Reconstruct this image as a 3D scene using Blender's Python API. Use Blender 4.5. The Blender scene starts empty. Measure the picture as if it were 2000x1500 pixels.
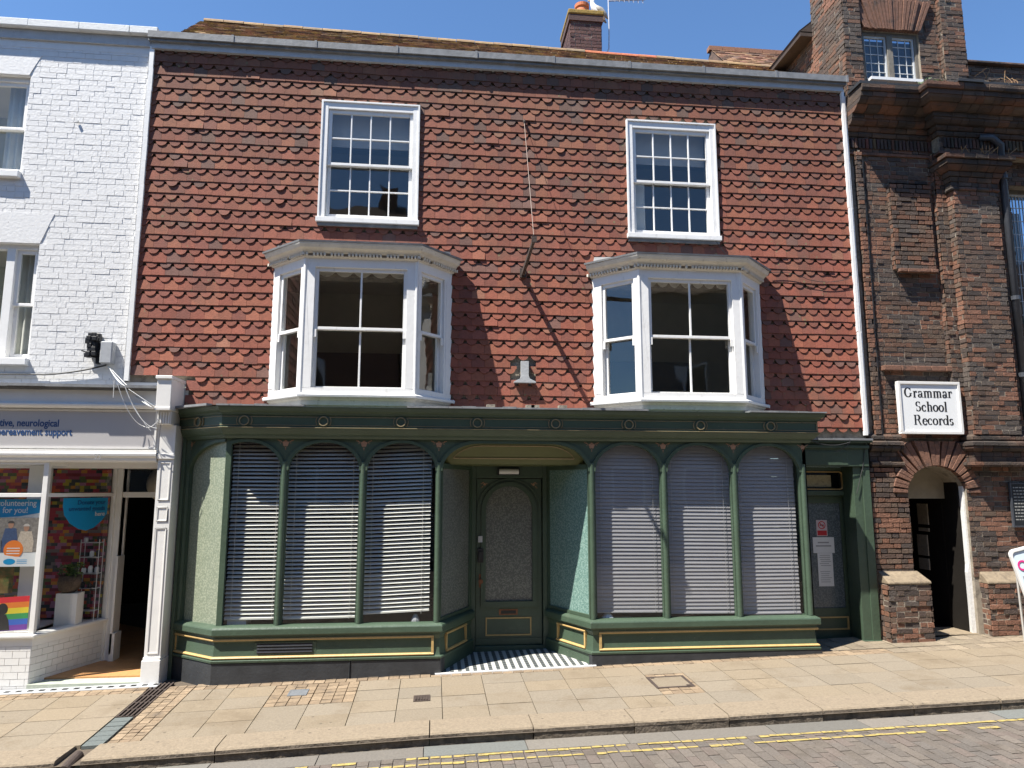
import bpy, math, random
from mathutils import Vector
R=random.Random(7)
sc=bpy.context.scene
COL=sc.collection
# ---------------------------------------------------------------- camera, sky, sun
cam=bpy.data.objects.new('camera',bpy.data.cameras.new('camera')); COL.objects.link(cam)
cam.data.sensor_width=36; cam.data.lens=25.31; cam.data.clip_end=2000
cam.location=(0,-9.2,2.05); cam.rotation_euler=(math.radians(98.329),math.radians(-0.07),math.radians(-6.146))
sc.camera=cam
SD=Vector((-1.85,-1.0,3.63)).normalized()
w=bpy.data.worlds.new('World'); sc.world=w; w.use_nodes=True
nt=w.node_tree; bg=nt.nodes['Background']; sk=nt.nodes.new('ShaderNodeTexSky'); sk.sky_type='NISHITA'
sk.sun_disc=False; sk.sun_elevation=math.asin(SD.z); sk.sun_rotation=math.atan2(SD.x,SD.y)%(2*math.pi)
sk.air_density=1.0; sk.dust_density=0.1; sk.ozone_density=5.0
bg.inputs['Strength'].default_value=0.085; skm=nt.nodes.new('ShaderNodeVectorMath'); skm.operation='MULTIPLY'; skm.inputs[1].default_value=(.84,.98,1.07); nt.links.new(sk.outputs[0],skm.inputs[0]); nt.links.new(skm.outputs[0],bg.inputs[0])
sl=bpy.data.lights.new('sun','SUN'); sl.energy=5.0; sl.angle=math.radians(0.53); sl.color=(1,.95,.87)
so=bpy.data.objects.new('sun',sl); COL.objects.link(so); so.rotation_euler=(-SD).to_track_quat('-Z','Y').to_euler()
so.location=(-20,-12,40)
sc.view_settings.view_transform='Standard'; sc.view_settings.look='None'; sc.view_settings.exposure=1.2; sc.view_settings.gamma=1
# ---------------------------------------------------------------- materials
TB={}
def newmat(name):
    m=bpy.data.materials.new(name); m.use_nodes=True; return m,m.node_tree,m.node_tree.nodes['Principled BSDF']
def mat(name,col,rough=.6,var=.15,scale=6.,bump=.0,bscale=40.,dirt=None,dscale=2.5,dthr=.55,tint=False,metal=0.,spec=.5,streak=None,dmax=1.,spots=None,spscale=9.,spthr=.10):
    m,nt,p=newmat(name); N=nt.nodes.new; L=nt.links.new
    TB[name]=col
    p.inputs['Roughness'].default_value=rough; p.inputs['Metallic'].default_value=metal; p.inputs['Specular IOR Level'].default_value=spec
    geo=N('ShaderNodeNewGeometry'); pos=geo.outputs['Position']
    n1=N('ShaderNodeTexNoise'); n1.inputs['Scale'].default_value=scale; n1.inputs['Detail'].default_value=6; n1.inputs['Roughness'].default_value=.65; L(pos,n1.inputs['Vector'])
    mr=N('ShaderNodeMapRange'); mr.inputs[1].default_value=.25; mr.inputs[2].default_value=.75; mr.inputs[3].default_value=1-var; mr.inputs[4].default_value=1+var; L(n1.outputs[0],mr.inputs[0])
    base=N('ShaderNodeRGB'); base.outputs[0].default_value=(*col,1); cur=base.outputs[0]
    if tint:
        at=N('ShaderNodeAttribute'); at.attribute_name='tint'; cur=at.outputs['Color']
    mx=N('ShaderNodeVectorMath'); mx.operation='SCALE'; L(cur,mx.inputs[0]); L(mr.outputs[0],mx.inputs['Scale']); cur=mx.outputs[0]
    if dirt:
        n2=N('ShaderNodeTexNoise'); n2.inputs['Scale'].default_value=dscale; n2.inputs['Detail'].default_value=8; n2.inputs['Roughness'].default_value=.7
        if streak:
            mp=N('ShaderNodeMapping'); mp.inputs['Scale'].default_value=streak; L(pos,mp.inputs[0]); L(mp.outputs[0],n2.inputs['Vector'])
        else: L(pos,n2.inputs['Vector'])
        r2=N('ShaderNodeMapRange'); r2.inputs[1].default_value=dthr; r2.inputs[2].default_value=dthr+.15; L(n2.outputs[0],r2.inputs[0])
        r2.inputs[4].default_value=dmax
        mm=N('ShaderNodeMix'); mm.data_type='RGBA'; L(r2.outputs[0],mm.inputs[0]); L(cur,mm.inputs[6]); mm.inputs[7].default_value=(*dirt,1); cur=mm.outputs[2]
    if spots:
        vo=N('ShaderNodeTexVoronoi'); vo.inputs['Scale'].default_value=spscale; L(pos,vo.inputs['Vector'])
        nn=N('ShaderNodeTexNoise'); nn.inputs['Scale'].default_value=1.1; L(pos,nn.inputs['Vector'])
        r3=N('ShaderNodeMapRange'); r3.inputs[1].default_value=.42; r3.inputs[2].default_value=.62; r3.inputs[3].default_value=0; r3.inputs[4].default_value=spthr*1.6; L(nn.outputs[0],r3.inputs[0])
        lt=N('ShaderNodeMath'); lt.operation='LESS_THAN'; L(vo.outputs['Distance'],lt.inputs[0]); L(r3.outputs[0],lt.inputs[1])
        sc_=N('ShaderNodeMath'); sc_.operation='MULTIPLY'; sc_.inputs[1].default_value=.8; L(lt.outputs[0],sc_.inputs[0])
        mm=N('ShaderNodeMix'); mm.data_type='RGBA'; L(sc_.outputs[0],mm.inputs[0]); L(cur,mm.inputs[6]); mm.inputs[7].default_value=(*spots,1); cur=mm.outputs[2]
    L(cur,p.inputs['Base Color'])
    if bump:
        n3=N('ShaderNodeTexNoise'); n3.inputs['Scale'].default_value=bscale; n3.inputs['Detail'].default_value=5; L(pos,n3.inputs['Vector'])
        b=N('ShaderNodeBump'); b.inputs['Strength'].default_value=bump; b.inputs['Distance'].default_value=.01; L(n3.outputs[0],b.inputs['Height']); L(b.outputs[0],p.inputs['Normal'])
    return m
white=mat('white_gloss_paint',(.76,.755,.735),.4,.05,5,.15,25,dirt=(.38,.36,.31),dscale=7,dthr=.58,dmax=.45,streak=(1.5,1.5,.5))
cream=mat('weathered_cream_paint',(.66,.62,.53),.6,.12,9,.3,30,dirt=(.2,.17,.12),dscale=14,dthr=.6)
dentil_shade=mat('dentil_gap_shade',(.16,.14,.11),.9,.4,20)  # dark tone standing in for shade between the bay dentils
shopwhite=mat('shopfront_white_paint',(.72,.705,.67),.45,.06,4,.1,20,dirt=(.42,.40,.35),dscale=6,dthr=.63)
green=mat('green_paint',(.053,.083,.054),.45,.16,3,.3,26,dirt=(.105,.125,.09),dscale=7,dthr=.60,dmax=.5,spots=(.20,.19,.15),spscale=16,spthr=.045)
gold=mat('gold_paint',(.46,.31,.12),.5,.15,14,.2,40,dirt=(.28,.17,.07),dscale=18,dthr=.6)
shadegold=mat('shaded_gold_paint',(.25,.195,.105),.6,.2,14,.2,40,dirt=(.12,.10,.06),dscale=12,dthr=.55)  # darker copy of the gold, with the fascia's shade put into its colour
olive=mat('bounce_lit_soffit',(.10,.11,.035),.5,.12,4,.1,20,dirt=(.1,.1,.04),dscale=3,dthr=.58)  # olive cast of bounced light put into the soffit colour
slate=mat('black_slate',(.028,.03,.033),.6,.35,5,.3,30,dirt=(.16,.16,.16),dscale=12,dthr=.7)
tilem=mat('clay_tile',(.3,.11,.07),.85,.2,26,.35,90,tint=True,dirt=(.12,.068,.048),dscale=1.1,dthr=.50,dmax=.6,spots=(.16,.14,.07))
roofm=mat('lichened_roof_tile',(.25,.12,.07),.9,.35,24,.5,60,tint=True,dirt=(.33,.235,.075),dscale=6,dthr=.47,dmax=.75)
oldtile=mat('old_roof_tile',(.25,.12,.07),.9,.3,14,.5,60,tint=True,dirt=(.24,.19,.1),dscale=5,dthr=.58)
brickm=mat('old_brick',(.15,.08,.05),.92,.35,34,.8,60,tint=True,dirt=(.055,.045,.038),dscale=1.6,dthr=.58,dmax=.7,streak=(1.6,1.6,.6))
brickcut=mat('cut_red_brick',(.17,.085,.055),.9,.35,22,.6,50,dirt=(.06,.042,.034),dscale=5,dthr=.52)
mortar=mat('lime_mortar',(.27,.235,.185),.95,.25,18,.5,60,dirt=(.09,.075,.06),dscale=5,dthr=.5)
brickdark=mat('weathered_moulded_brick',(.14,.085,.06),.92,.35,20,.8,50,tint=True,dirt=(.035,.03,.026),dscale=2.5,dthr=.44,dmax=.85)
wbrick=mat('painted_white_brick',(.70,.695,.68),.6,.06,12,.35,30,tint=False,dirt=(.45,.44,.41),dscale=3,dthr=.62,dmax=.45,streak=(2.2,1,.35),spots=(.33,.33,.32),spscale=5,spthr=.05)
lead=mat('lead_sheet',(.18,.185,.19),.65,.3,7,.3,20,dirt=(.33,.33,.32),dscale=8,dthr=.6,streak=(1,1,.2))
zinc=mat('pale_blue_board',(.42,.44,.46),.6,.12,9,.2,30,dirt=(.26,.27,.28),dscale=16,dthr=.6)
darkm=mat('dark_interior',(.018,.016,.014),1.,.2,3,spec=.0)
roomm=mat('dull_room_plaster',(.52,.48,.36),.9,.12,2)
ceilm=mat('room_ceiling',(.55,.5,.4),.9,.08,2)
roomb=mat('brown_room_panel',(.11,.08,.055),.9,.12,2)
iron=mat('rusty_iron',(.05,.035,.028),.8,.3,20,.3,50)
black=mat('black_plastic',(.02,.02,.022),.5,.2,20,.2,60)
greyp=mat('grey_metal_paint',(.36,.37,.38),.45,.1,20,.1,30,dirt=(.25,.24,.23),dscale=15,dthr=.65)
pipe=mat('downpipe_paint',(.055,.06,.07),.45,.25,10,.2,40)
stone=mat('sandstone_cap',(.21,.165,.11),.95,.3,16,.7,40,dirt=(.13,.10,.07),dscale=7,dthr=.52)
slab=mat('buff_paving_slab',(.31,.25,.18),.92,.2,55,.4,160,tint=True,dirt=(.16,.125,.085),dscale=1.5,dthr=.52,dmax=.75,spots=(.10,.085,.065),spscale=7,spthr=.07,spec=.2)
smallb=mat('worn_block',(.26,.19,.13),.9,.3,40,.5,120,tint=True,dirt=(.12,.092,.065),dscale=5,dthr=.55)
joint=mat('paving_joint',(.09,.07,.05),.95,.3,30,.4,90)
kerbm=mat('worn_stone_kerb',(.215,.172,.12),.92,.25,40,.5,90,dirt=(.14,.11,.078),dscale=9,dthr=.56,dmax=.7,spots=(.08,.065,.05),spscale=9,spthr=.08)
gutm=mat('grey_channel_block',(.24,.225,.20),.95,.2,50,.4,130,tint=True,dirt=(.11,.10,.088),dscale=5,dthr=.6)
roadb=mat('grey_road_block',(.14,.12,.11),.95,.3,60,.5,140,tint=True,dirt=(.10,.085,.07),dscale=2.5,dthr=.54,spots=(.07,.06,.05),spscale=8,spthr=.06,spec=.12)
roadm=mat('road_bed',(.045,.038,.033),.95,.3,30,.5,90)
yellow=mat('worn_yellow_paint',(.36,.275,.085),.8,.25,40,.4,100,dirt=(.17,.14,.085),dscale=26,dthr=.50)
blindm=mat('blind_slat',(.78,.76,.69),.45,.05,5); blindg=mat('grey_blind_slat',(.37,.36,.37),.5,.05,5)
cable_w=mat('white_cable',(.6,.6,.58),.6,.1,10)
cable_b=mat('black_cable',(.03,.03,.03),.6,.1,10)
terra=mat('terracotta_pot',(.55,.17,.07),.8,.15,9,.3,30,dirt=(.3,.11,.06),dscale=8,dthr=.6)
ochre=mat('lichen_capping',(.26,.17,.04),.95,.4,14,.6,40,dirt=(.12,.09,.05),dscale=9,dthr=.55)
brass=mat('aged_copper',(.20,.09,.05),.45,.3,20,metal=.6)
feather_w=mat('white_feather',(.8,.8,.78),.8,.05,9,.2,60)
feather_g=mat('grey_feather',(.28,.26,.23),.8,.15,9,.2,60)
beak=mat('yellow_beak',(.6,.4,.05),.5,.1,9)
wood=mat('orange_wood_floor',(.46,.23,.09),.55,.2,5,.1,20,dirt=(.34,.16,.06),dscale=2,dthr=.55,streak=(14,1,1))
greengrey=mat('grey_green_threshold',(.35,.38,.31),.8,.15,12,.2,40)
tinyt=mat('stair_riser_tile',(.7,.69,.66),.4,.05,5,.1,30,dirt=(.5,.48,.43),dscale=6,dthr=.64)
signw=mat('white_sign_board',(.78,.79,.78),.45,.02,3)
signg=mat('lilac_grey_board',(.42,.405,.40),.45,.03,3)
inkb=mat('black_ink',(.015,.015,.015),.5,.05,3)
inkblue=mat('navy_lettering',(.01,.055,.17),.5,.05,3)
poster_blue=mat('poster_blue',(.01,.27,.53),.45,.06,3)
poster_ink=mat('poster_dark_blue',(.01,.06,.2),.45,.05,3)
orangep=mat('poster_orange',(.75,.2,.03),.45,.05,3)
paper=mat('white_paper',(.68,.69,.68),.6,.03,3)
greyink=mat('grey_ink',(.3,.3,.3),.6,.03,3)
redp=mat('sign_red',(.5,.02,.03),.4,.05,3)
magenta=mat('pink_lettering',(.6,.03,.2),.5,.05,3)
lightblue=mat('pale_blue_board_face',(.6,.7,.76),.45,.03,3)
leafm=mat('leaf_green',(.07,.12,.03),.6,.4,30)
twig=mat('dry_twig',(.32,.2,.1),.9,.3,30)
curt=mat('pale_curtain',(.55,.55,.5),.9,.1,3,.2,10)
clothw=mat('pale_cloth',(.5,.42,.4),.9,.1,6)
lampm=mat('cream_paper_shade',(.62,.55,.42),.9,.05,4)
plaquem=mat('black_plaque',(.02,.022,.025),.35,.2,10)
silver=mat('pale_metal',(.55,.56,.58),.35,.1,20,metal=.5)
def colmat(n,c): return mat(n,c,.6,.08,8)
rain=[colmat('rainbow_'+n,c) for n,c in (('red',(.65,.02,.03)),('orange',(.75,.2,.02)),('yellow',(.75,.6,.03)),('green',(.03,.3,.08)),('blue',(.03,.12,.5)),('violet',(.16,.04,.3)))]
tintm=mat('coloured_blocks',(.3,.1,.1),.7,.1,10,tint=True)
def glassmat(name,tintc,boost,wav=.25):
    m,nt,p=newmat(name); N=nt.nodes.new; L=nt.links.new; nt.nodes.remove(p)
    out=[n for n in nt.nodes if n.type=='OUTPUT_MATERIAL'][0]
    tr=N('ShaderNodeBsdfTransparent'); tr.inputs[0].default_value=(*tintc,1)
    gl=N('ShaderNodeBsdfGlossy'); gl.inputs['Roughness'].default_value=.02
    nz=N('ShaderNodeTexNoise'); nz.inputs['Scale'].default_value=1.7; nz.inputs['Detail'].default_value=1
    g=N('ShaderNodeNewGeometry'); L(g.outputs['Position'],nz.inputs['Vector'])
    b=N('ShaderNodeBump'); b.inputs['Strength'].default_value=wav; b.inputs['Distance'].default_value=.01; L(nz.outputs[0],b.inputs['Height']); L(b.outputs[0],gl.inputs['Normal'])
    dt=N('ShaderNodeVectorMath'); dt.operation='DOT_PRODUCT'; L(g.outputs['Normal'],dt.inputs[0]); L(g.outputs['Incoming'],dt.inputs[1])
    def ma(op,a,bb,cl=False):
        n_=N('ShaderNodeMath'); n_.operation=op; n_.use_clamp=cl
        for i_,v_ in enumerate((a,bb)):
            if v_ is None: continue
            if isinstance(v_,(int,float)): n_.inputs[i_].default_value=v_
            else: L(v_,n_.inputs[i_])
        return n_.outputs[0]
    c_=ma('SUBTRACT',1.0,ma('ABSOLUTE',dt.outputs['Value'],None)); f_=ma('POWER',c_,5.0); f_=ma('ADD',ma('MULTIPLY',f_,.96-.04*boost),.04*boost,True)
    mx=N('ShaderNodeMixShader'); L(f_,mx.inputs[0]); L(tr.outputs[0],mx.inputs[1]); L(gl.outputs[0],mx.inputs[2]); L(mx.outputs[0],out.inputs[0])
    return m
glass=glassmat('window_glass',(.9,.92,.92),2.8,.5)
shopglass=glassmat('shop_glass',(.92,.93,.93),1.8,.15)
leadglass=glassmat('old_leaded_glass',(.5,.6,.7),3.5,.9)
def obscured(name,c1,c2,rough=.22):
    m,nt,p=newmat(name); N=nt.nodes.new; L=nt.links.new
    g=N('ShaderNodeNewGeometry'); v=N('ShaderNodeTexVoronoi'); v.feature='SMOOTH_F1'; v.inputs['Scale'].default_value=58
    nz=N('ShaderNodeTexNoise'); nz.inputs['Scale'].default_value=30; L(g.outputs['Position'],nz.inputs['Vector'])
    ad=N('ShaderNodeVectorMath'); ad.operation='MULTIPLY_ADD'; L(nz.outputs['Color'],ad.inputs[0]); ad.inputs[1].default_value=(.03,.03,.03); L(g.outputs['Position'],ad.inputs[2]); L(ad.outputs[0],v.inputs['Vector'])
    r=N('ShaderNodeMapRange'); r.inputs[1].default_value=.25; r.inputs[2].default_value=.5; L(v.outputs['Distance'],r.inputs[0])
    mm=N('ShaderNodeMix'); mm.data_type='RGBA'; L(r.outputs[0],mm.inputs[0]); mm.inputs[6].default_value=(*c1,1); mm.inputs[7].default_value=(*c2,1)
    L(mm.outputs[2],p.inputs['Base Color']); p.inputs['Roughness'].default_value=rough
    b=N('ShaderNodeBump'); b.inputs['Strength'].default_value=.25; b.inputs['Distance'].default_value=.003; L(v.outputs['Distance'],b.inputs['Height']); L(b.outputs[0],p.inputs['Normal'])
    return m
obs_splay=obscured('patterned_glass_pale',(.29,.315,.235),(.19,.22,.16))
obs_teal=obscured('patterned_glass_teal',(.23,.34,.30),(.125,.215,.19))
obs_grey=obscured('patterned_glass_grey',(.21,.215,.185),(.125,.13,.115))
obs_side=obscured('patterned_glass_slate',(.14,.17,.18),(.08,.10,.11))
def stripes(name,a,b,px,py):
    m,nt,p=newmat(name); N=nt.nodes.new; L=nt.links.new
    g=N('ShaderNodeNewGeometry'); sx=N('ShaderNodeSeparateXYZ'); L(g.outputs['Position'],sx.inputs[0])
    def ma(op,x,y):
        n=N('ShaderNodeMath'); n.operation=op
        for k,v in enumerate((x,y)):
            if v is None: continue
            if isinstance(v,(int,float)): n.inputs[k].default_value=v
            else: L(v,n.inputs[k])
        return n.outputs[0]
    ix=ma('FLOOR',ma('DIVIDE',sx.outputs['X'],px/2),None); iy=ma('FLOOR',ma('DIVIDE',sx.outputs['Y'],py),None)
    ox=ma('GREATER_THAN',ma('PINGPONG',ix,1),.5); oy=ma('GREATER_THAN',ma('PINGPONG',iy,1),.5)
    # dark columns of small tiles, each second tile a shade lighter, between white columns
    mm=N('ShaderNodeMix'); mm.data_type='RGBA'; L(oy,mm.inputs[0]); mm.inputs[6].default_value=(*b,1); mm.inputs[7].default_value=(.10,.11,.11,1)
    m2=N('ShaderNodeMix'); m2.data_type='RGBA'; L(ox,m2.inputs[0]); m2.inputs[6].default_value=(*a,1); L(mm.outputs[2],m2.inputs[7])
    L(m2.outputs[2],p.inputs['Base Color']); p.inputs['Roughness'].default_value=.5; return m
porchtile=stripes('black_and_white_tiles',(.45,.45,.42),(.05,.055,.055),.09,.05)
# ---------------------------------------------------------------- mesh building
class MB:
    def __init__(s): s.v=[];s.f=[];s.c=[];s.m=[];s.mats=[]
    def face(s,pts,col=(.5,.5,.5),mi=0):
        b=len(s.v); s.v+= [tuple(p) for p in pts]; s.f.append(tuple(range(b,b+len(pts)))); s.c.append(col); s.m.append(mi)
    def hexa(s,P,col=(.5,.5,.5),mi=0,skip=()):
        # P: 8 points, 0-3 bottom ring (ccw from above), 4-7 top ring
        b=len(s.v); s.v+=[tuple(p) for p in P]
        for k,q in enumerate(((3,2,1,0),(4,5,6,7),(0,1,5,4),(1,2,6,5),(2,3,7,6),(3,0,4,7))):
            if k in skip: continue
            s.f.append(tuple(b+i for i in q)); s.c.append(col); s.m.append(mi)
    def box(s,x0,x1,y0,y1,z0,z1,col=(.5,.5,.5),mi=0,skip=()):
        s.hexa([(x0,y0,z0),(x1,y0,z0),(x1,y1,z0),(x0,y1,z0),(x0,y0,z1),(x1,y0,z1),(x1,y1,z1),(x0,y1,z1)],col,mi,skip)
    def fbox(s,F,u0,u1,v0,v1,w0,w1,col=(.5,.5,.5),mi=0,skip=()):
        # w1 is the outer (street) side
        s.hexa([F(u0,v0,w1),F(u1,v0,w1),F(u1,v0,w0),F(u0,v0,w0),F(u0,v1,w1),F(u1,v1,w1),F(u1,v1,w0),F(u0,v1,w0)],col,mi,skip)
    def prism(s,F,poly,w0,w1,col=(.5,.5,.5),mi=0):
        # poly ccw in (u,v) seen from outside
        s.face([F(u,v,w1) for u,v in poly],col,mi); s.face([F(u,v,w0) for u,v in reversed(poly)],col,mi)
        n=len(poly)
        for i in range(n):
            a=poly[i];b=poly[(i+1)%n]
            s.face([F(a[0],a[1],w0),F(b[0],b[1],w0),F(b[0],b[1],w1),F(a[0],a[1],w1)],col,mi)
    def sweep(s,path,prof,col=(.5,.5,.5),mi=0,closed=True,caps=True):
        # path [(x,y)], prof [(out,z)] listed bottom to top; out is to the right-hand side (street side when path runs +x)
        n=len(path); rings=[]
        for i,p in enumerate(path):
            def nrm(a,b):
                d=Vector((b[0]-a[0],b[1]-a[1])).normalized(); return Vector((d.y,-d.x))
            if i==0: m=nrm(path[0],path[1])
            elif i==n-1: m=nrm(path[-2],path[-1])
            else:
                a=nrm(path[i-1],p); b=nrm(p,path[i+1]); m=(a+b); m=m/m.length; m=m/max(.3,m.dot(a))
            rings.append([(p[0]+m.x*o,p[1]+m.y*o,z) for o,z in prof])
        k=len(prof); rng=range(k) if closed else range(k-1)
        for i in range(n-1):
            for j in rng:
                j2=(j+1)%k
                s.face([rings[i][j],rings[i+1][j],rings[i+1][j2],rings[i][j2]],col,mi)
        if caps and closed:
            s.face(list(reversed(rings[0])),col,mi); s.face(rings[-1],col,mi)
    def tube(s,pts,r,n=8,col=(.5,.5,.5),mi=0,caps=True):
        rings=[]
        for i,p in enumerate(pts):
            p=Vector(p); a=Vector(pts[max(0,i-1)]); b=Vector(pts[min(len(pts)-1,i+1)]); d=(b-a).normalized()
            up=Vector((0,0,1)) if abs(d.z)<.9 else Vector((0,1,0)); x=d.cross(up).normalized(); y=d.cross(x)
            rr=r[i] if isinstance(r,(list,tuple)) else r
            rings.append([p+(x*math.cos(t)+y*math.sin(t))*rr for t in [2*math.pi*k/n for k in range(n)]])
        for i in range(len(pts)-1):
            for k in range(n):
                s.face([rings[i][k],rings[i+1][k],rings[i+1][(k+1)%n],rings[i][(k+1)%n]],col,mi)
        if caps: s.face(rings[0],col,mi); s.face(list(reversed(rings[-1])),col,mi)
    def lathe(s,c,prof,n=20,col=(.5,.5,.5),mi=0):
        rings=[[(c[0]+r*math.cos(2*math.pi*k/n),c[1]+r*math.sin(2*math.pi*k/n),c[2]+z) for k in range(n)] for r,z in prof]
        for i in range(len(prof)-1):
            for k in range(n):
                s.face([rings[i][k],rings[i][(k+1)%n],rings[i+1][(k+1)%n],rings[i+1][k]],col,mi)
        s.face(list(reversed(rings[0])),col,mi); s.face(rings[-1],col,mi)
    def build(s,name,m,parent=None,tag=None,bev=0,smooth=False):
        me=bpy.data.meshes.new(name); me.from_pydata(s.v,[],s.f)
        for x in (m if isinstance(m,(list,tuple)) else [m]): me.materials.append(x)
        at=me.color_attributes.new('tint','FLOAT_COLOR','CORNER'); buf=[]
        ml=m if isinstance(m,(list,tuple)) else [m]
        for f,c,mi_ in zip(s.f,s.c,s.m):
            if c==(.5,.5,.5): c=TB.get(ml[mi_].name,c)
            buf+=[c[0],c[1],c[2],1.]*len(f)
        at.data.foreach_set('color',buf); me.polygons.foreach_set('material_index',s.m)
        if smooth: me.polygons.foreach_set('use_smooth',[True]*len(s.f))
        me.update()
        import bmesh
        if bev or smooth:
            bm=bmesh.new(); bm.from_mesh(me); bmesh.ops.remove_doubles(bm,verts=bm.verts,dist=.0002); bm.to_mesh(me); bm.free()
        o=bpy.data.objects.new(name,me); COL.objects.link(o)
        if parent is not None: o.parent=parent; o.matrix_parent_inverse=inv(parent)
        if bev:
            b=o.modifiers.new('bevel','BEVEL'); b.width=bev; b.segments=2; b.limit_method='ANGLE'; b.angle_limit=.6
        if tag: settag(o,*tag)
        return o
    def split(s,name,m,parent=None,bev=0,smooth=False):
        # one object for each separate piece
        n=len(s.f); par=list(range(n))
        def find(a):
            while par[a]!=a: par[a]=par[par[a]]; a=par[a]
            return a
        seen={}
        for i,f in enumerate(s.f):
            for vi in f:
                k=tuple(round(q,3) for q in s.v[vi])
                if k in seen: par[find(i)]=find(seen[k])
                else: seen[k]=i
        grp={}
        for i in range(n): grp.setdefault(find(i),[]).append(i)
        G=[]
        for g in grp.values():
            P=[s.v[vi] for i in g for vi in s.f[i]]; G.append([g,[min(p[k] for p in P)-.002 for k in range(3)],[max(p[k] for p in P)+.002 for k in range(3)]])
        ch=True
        while ch:
            ch=False
            for i in range(len(G)):
                for j in range(i+1,len(G)):
                    if all(G[i][1][k]<=G[j][2][k] and G[j][1][k]<=G[i][2][k] for k in range(3)):
                        G[i]=[G[i][0]+G[j][0],[min(a,b) for a,b in zip(G[i][1],G[j][1])],[max(a,b) for a,b in zip(G[i][2],G[j][2])]]; del G[j]; ch=True; break
                if ch: break
        out=[]
        for g,_,_ in G:
            q=MB()
            for i in g: q.face([s.v[k] for k in s.f[i]],s.c[i],s.m[i])
            out.append(q.build(name,m,parent,bev=bev,smooth=smooth))
        return out
def wm(o):
    from mathutils import Matrix
    m=Matrix.Translation(o.location)@o.rotation_euler.to_matrix().to_4x4()
    if o.parent is not None: m=wm(o.parent)@o.matrix_parent_inverse@m
    return m
def inv(o): return wm(o).inverted()
def settag(o,label,cat,group=None,kind=None):
    if label: o['label']=label
    if cat: o['category']=cat
    if group: o['group']=group
    if kind: o['kind']=kind
def empty(name,loc,label,cat,group=None):
    o=bpy.data.objects.new(name,None); COL.objects.link(o); o.location=loc; o.empty_display_size=.2; settag(o,label,cat,group); return o
def FR(ox,oy,dx=1.,dy=0.):
    l=math.hypot(dx,dy); dx/=l; dy/=l
    return lambda u,v,w:(ox+u*dx+w*dy,oy+u*dy-w*dx,v)
F0=FR(0,0)
def FY(y): return FR(0,y)
def slab_holes(mb,F,u0,u1,v0,v1,w0,w1,holes,col=(.5,.5,.5),mi=0):
    us=sorted({u0,u1,*[min(max(h[i],u0),u1) for h in holes for i in (0,1)]}); vs=sorted({v0,v1,*[min(max(h[i],v0),v1) for h in holes for i in (2,3)]})
    def solid(i,j):
        if i<0 or j<0 or i>=len(us)-1 or j>=len(vs)-1: return False
        cu=(us[i]+us[i+1])/2; cv=(vs[j]+vs[j+1])/2
        return not any(h[0]<cu<h[1] and h[2]<cv<h[3] for h in holes)
    for i in range(len(us)-1):
        for j in range(len(vs)-1):
            if not solid(i,j): continue
            a,b,c,d=us[i],us[i+1],vs[j],vs[j+1]
            mb.face([F(a,c,w1),F(b,c,w1),F(b,d,w1),F(a,d,w1)],col,mi); mb.face([F(b,c,w0),F(a,c,w0),F(a,d,w0),F(b,d,w0)],col,mi)
            if not solid(i-1,j): mb.face([F(a,c,w0),F(a,c,w1),F(a,d,w1),F(a,d,w0)],col,mi)
            if not solid(i+1,j): mb.face([F(b,c,w1),F(b,c,w0),F(b,d,w0),F(b,d,w1)],col,mi)
            if not solid(i,j-1): mb.face([F(a,c,w0),F(b,c,w0),F(b,c,w1),F(a,c,w1)],col,mi)
            if not solid(i,j+1): mb.face([F(a,d,w1),F(b,d,w1),F(b,d,w0),F(a,d,w0)],col,mi)
BR=[(0.091, 0.057, 0.042), (0.115, 0.068, 0.047), (0.134, 0.072, 0.047), (0.072, 0.05, 0.04), (0.106, 0.072, 0.052), (0.139, 0.068, 0.042), (0.064, 0.048, 0.04), (0.125, 0.084, 0.059), (0.163, 0.077, 0.046), (0.086, 0.06, 0.046)]
from mathutils import noise as MN
def bricks(mb,F,u0,u1,v0,v1,w,holes=(),ch=.067,bl=.205,out=.009,jit=.006,pal=BR,gap=.013,mort=True,wts=None,red=None):
    """individual bricks standing proud of a mortar face at w"""
    if mort: slab_holes(mb,F,u0,u1,v0,v1,w-.02,w,holes,mi=1)
    k=0; v=v0
    while v<v1-.015:
        vt=min(v+ch-gap,v1); hd=(k%2==0); u=u0-(R.random()*.05 if k%2 else bl/2+R.random()*.04)
        while u<u1:
            ln=bl if hd else bl/2-.005
            ln*=R.uniform(.93,1.05); a=max(u+gap/2,u0); b=min(u+ln-gap/2,u1)
            segs=[(a,b)]
            for h in holes:
                if h[2]<(v+vt)/2<h[3]:
                    ns=[]
                    for (p,q) in segs:
                        if h[1]<=p or h[0]>=q: ns.append((p,q)); continue
                        if p<h[0]: ns.append((p,h[0]))
                        if q>h[1]: ns.append((h[1],q))
                    segs=ns
            for (p,q) in segs:
                if q-p<.015: continue
                c=R.choices(pal,wts)[0] if wts else R.choice(pal)
                if red:
                    q0=F(p,v,0); nz_=MN.noise(Vector((q0[0]*1.6+q0[1],q0[1],q0[2]*2.3)))
                    if nz_>.28 and R.random()<.6 or R.random()<red*.2: c=(.19,.092,.058)
                    if nz_<-.25 and R.random()<.6: c=(.085,.068,.057)
                s=R.uniform(.82,1.2); c=tuple(x*s for x in c)
                o=w+out+R.uniform(-jit,jit); j=lambda:R.uniform(-jit*.6,jit*.6)
                if R.random()<.04: o=w+.001
                P=[F(p+j(),v+j(),o),F(q+j(),v+j(),o),F(q,v,w-.001),F(p,v,w-.001),F(p+j(),vt+j(),o),F(q+j(),vt+j(),o),F(q,vt,w-.001),F(p,vt,w-.001)]
                mb.hexa(P,c,0,skip=(4,))
            u+=ln; hd=not hd
        v+=ch; k+=1
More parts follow.
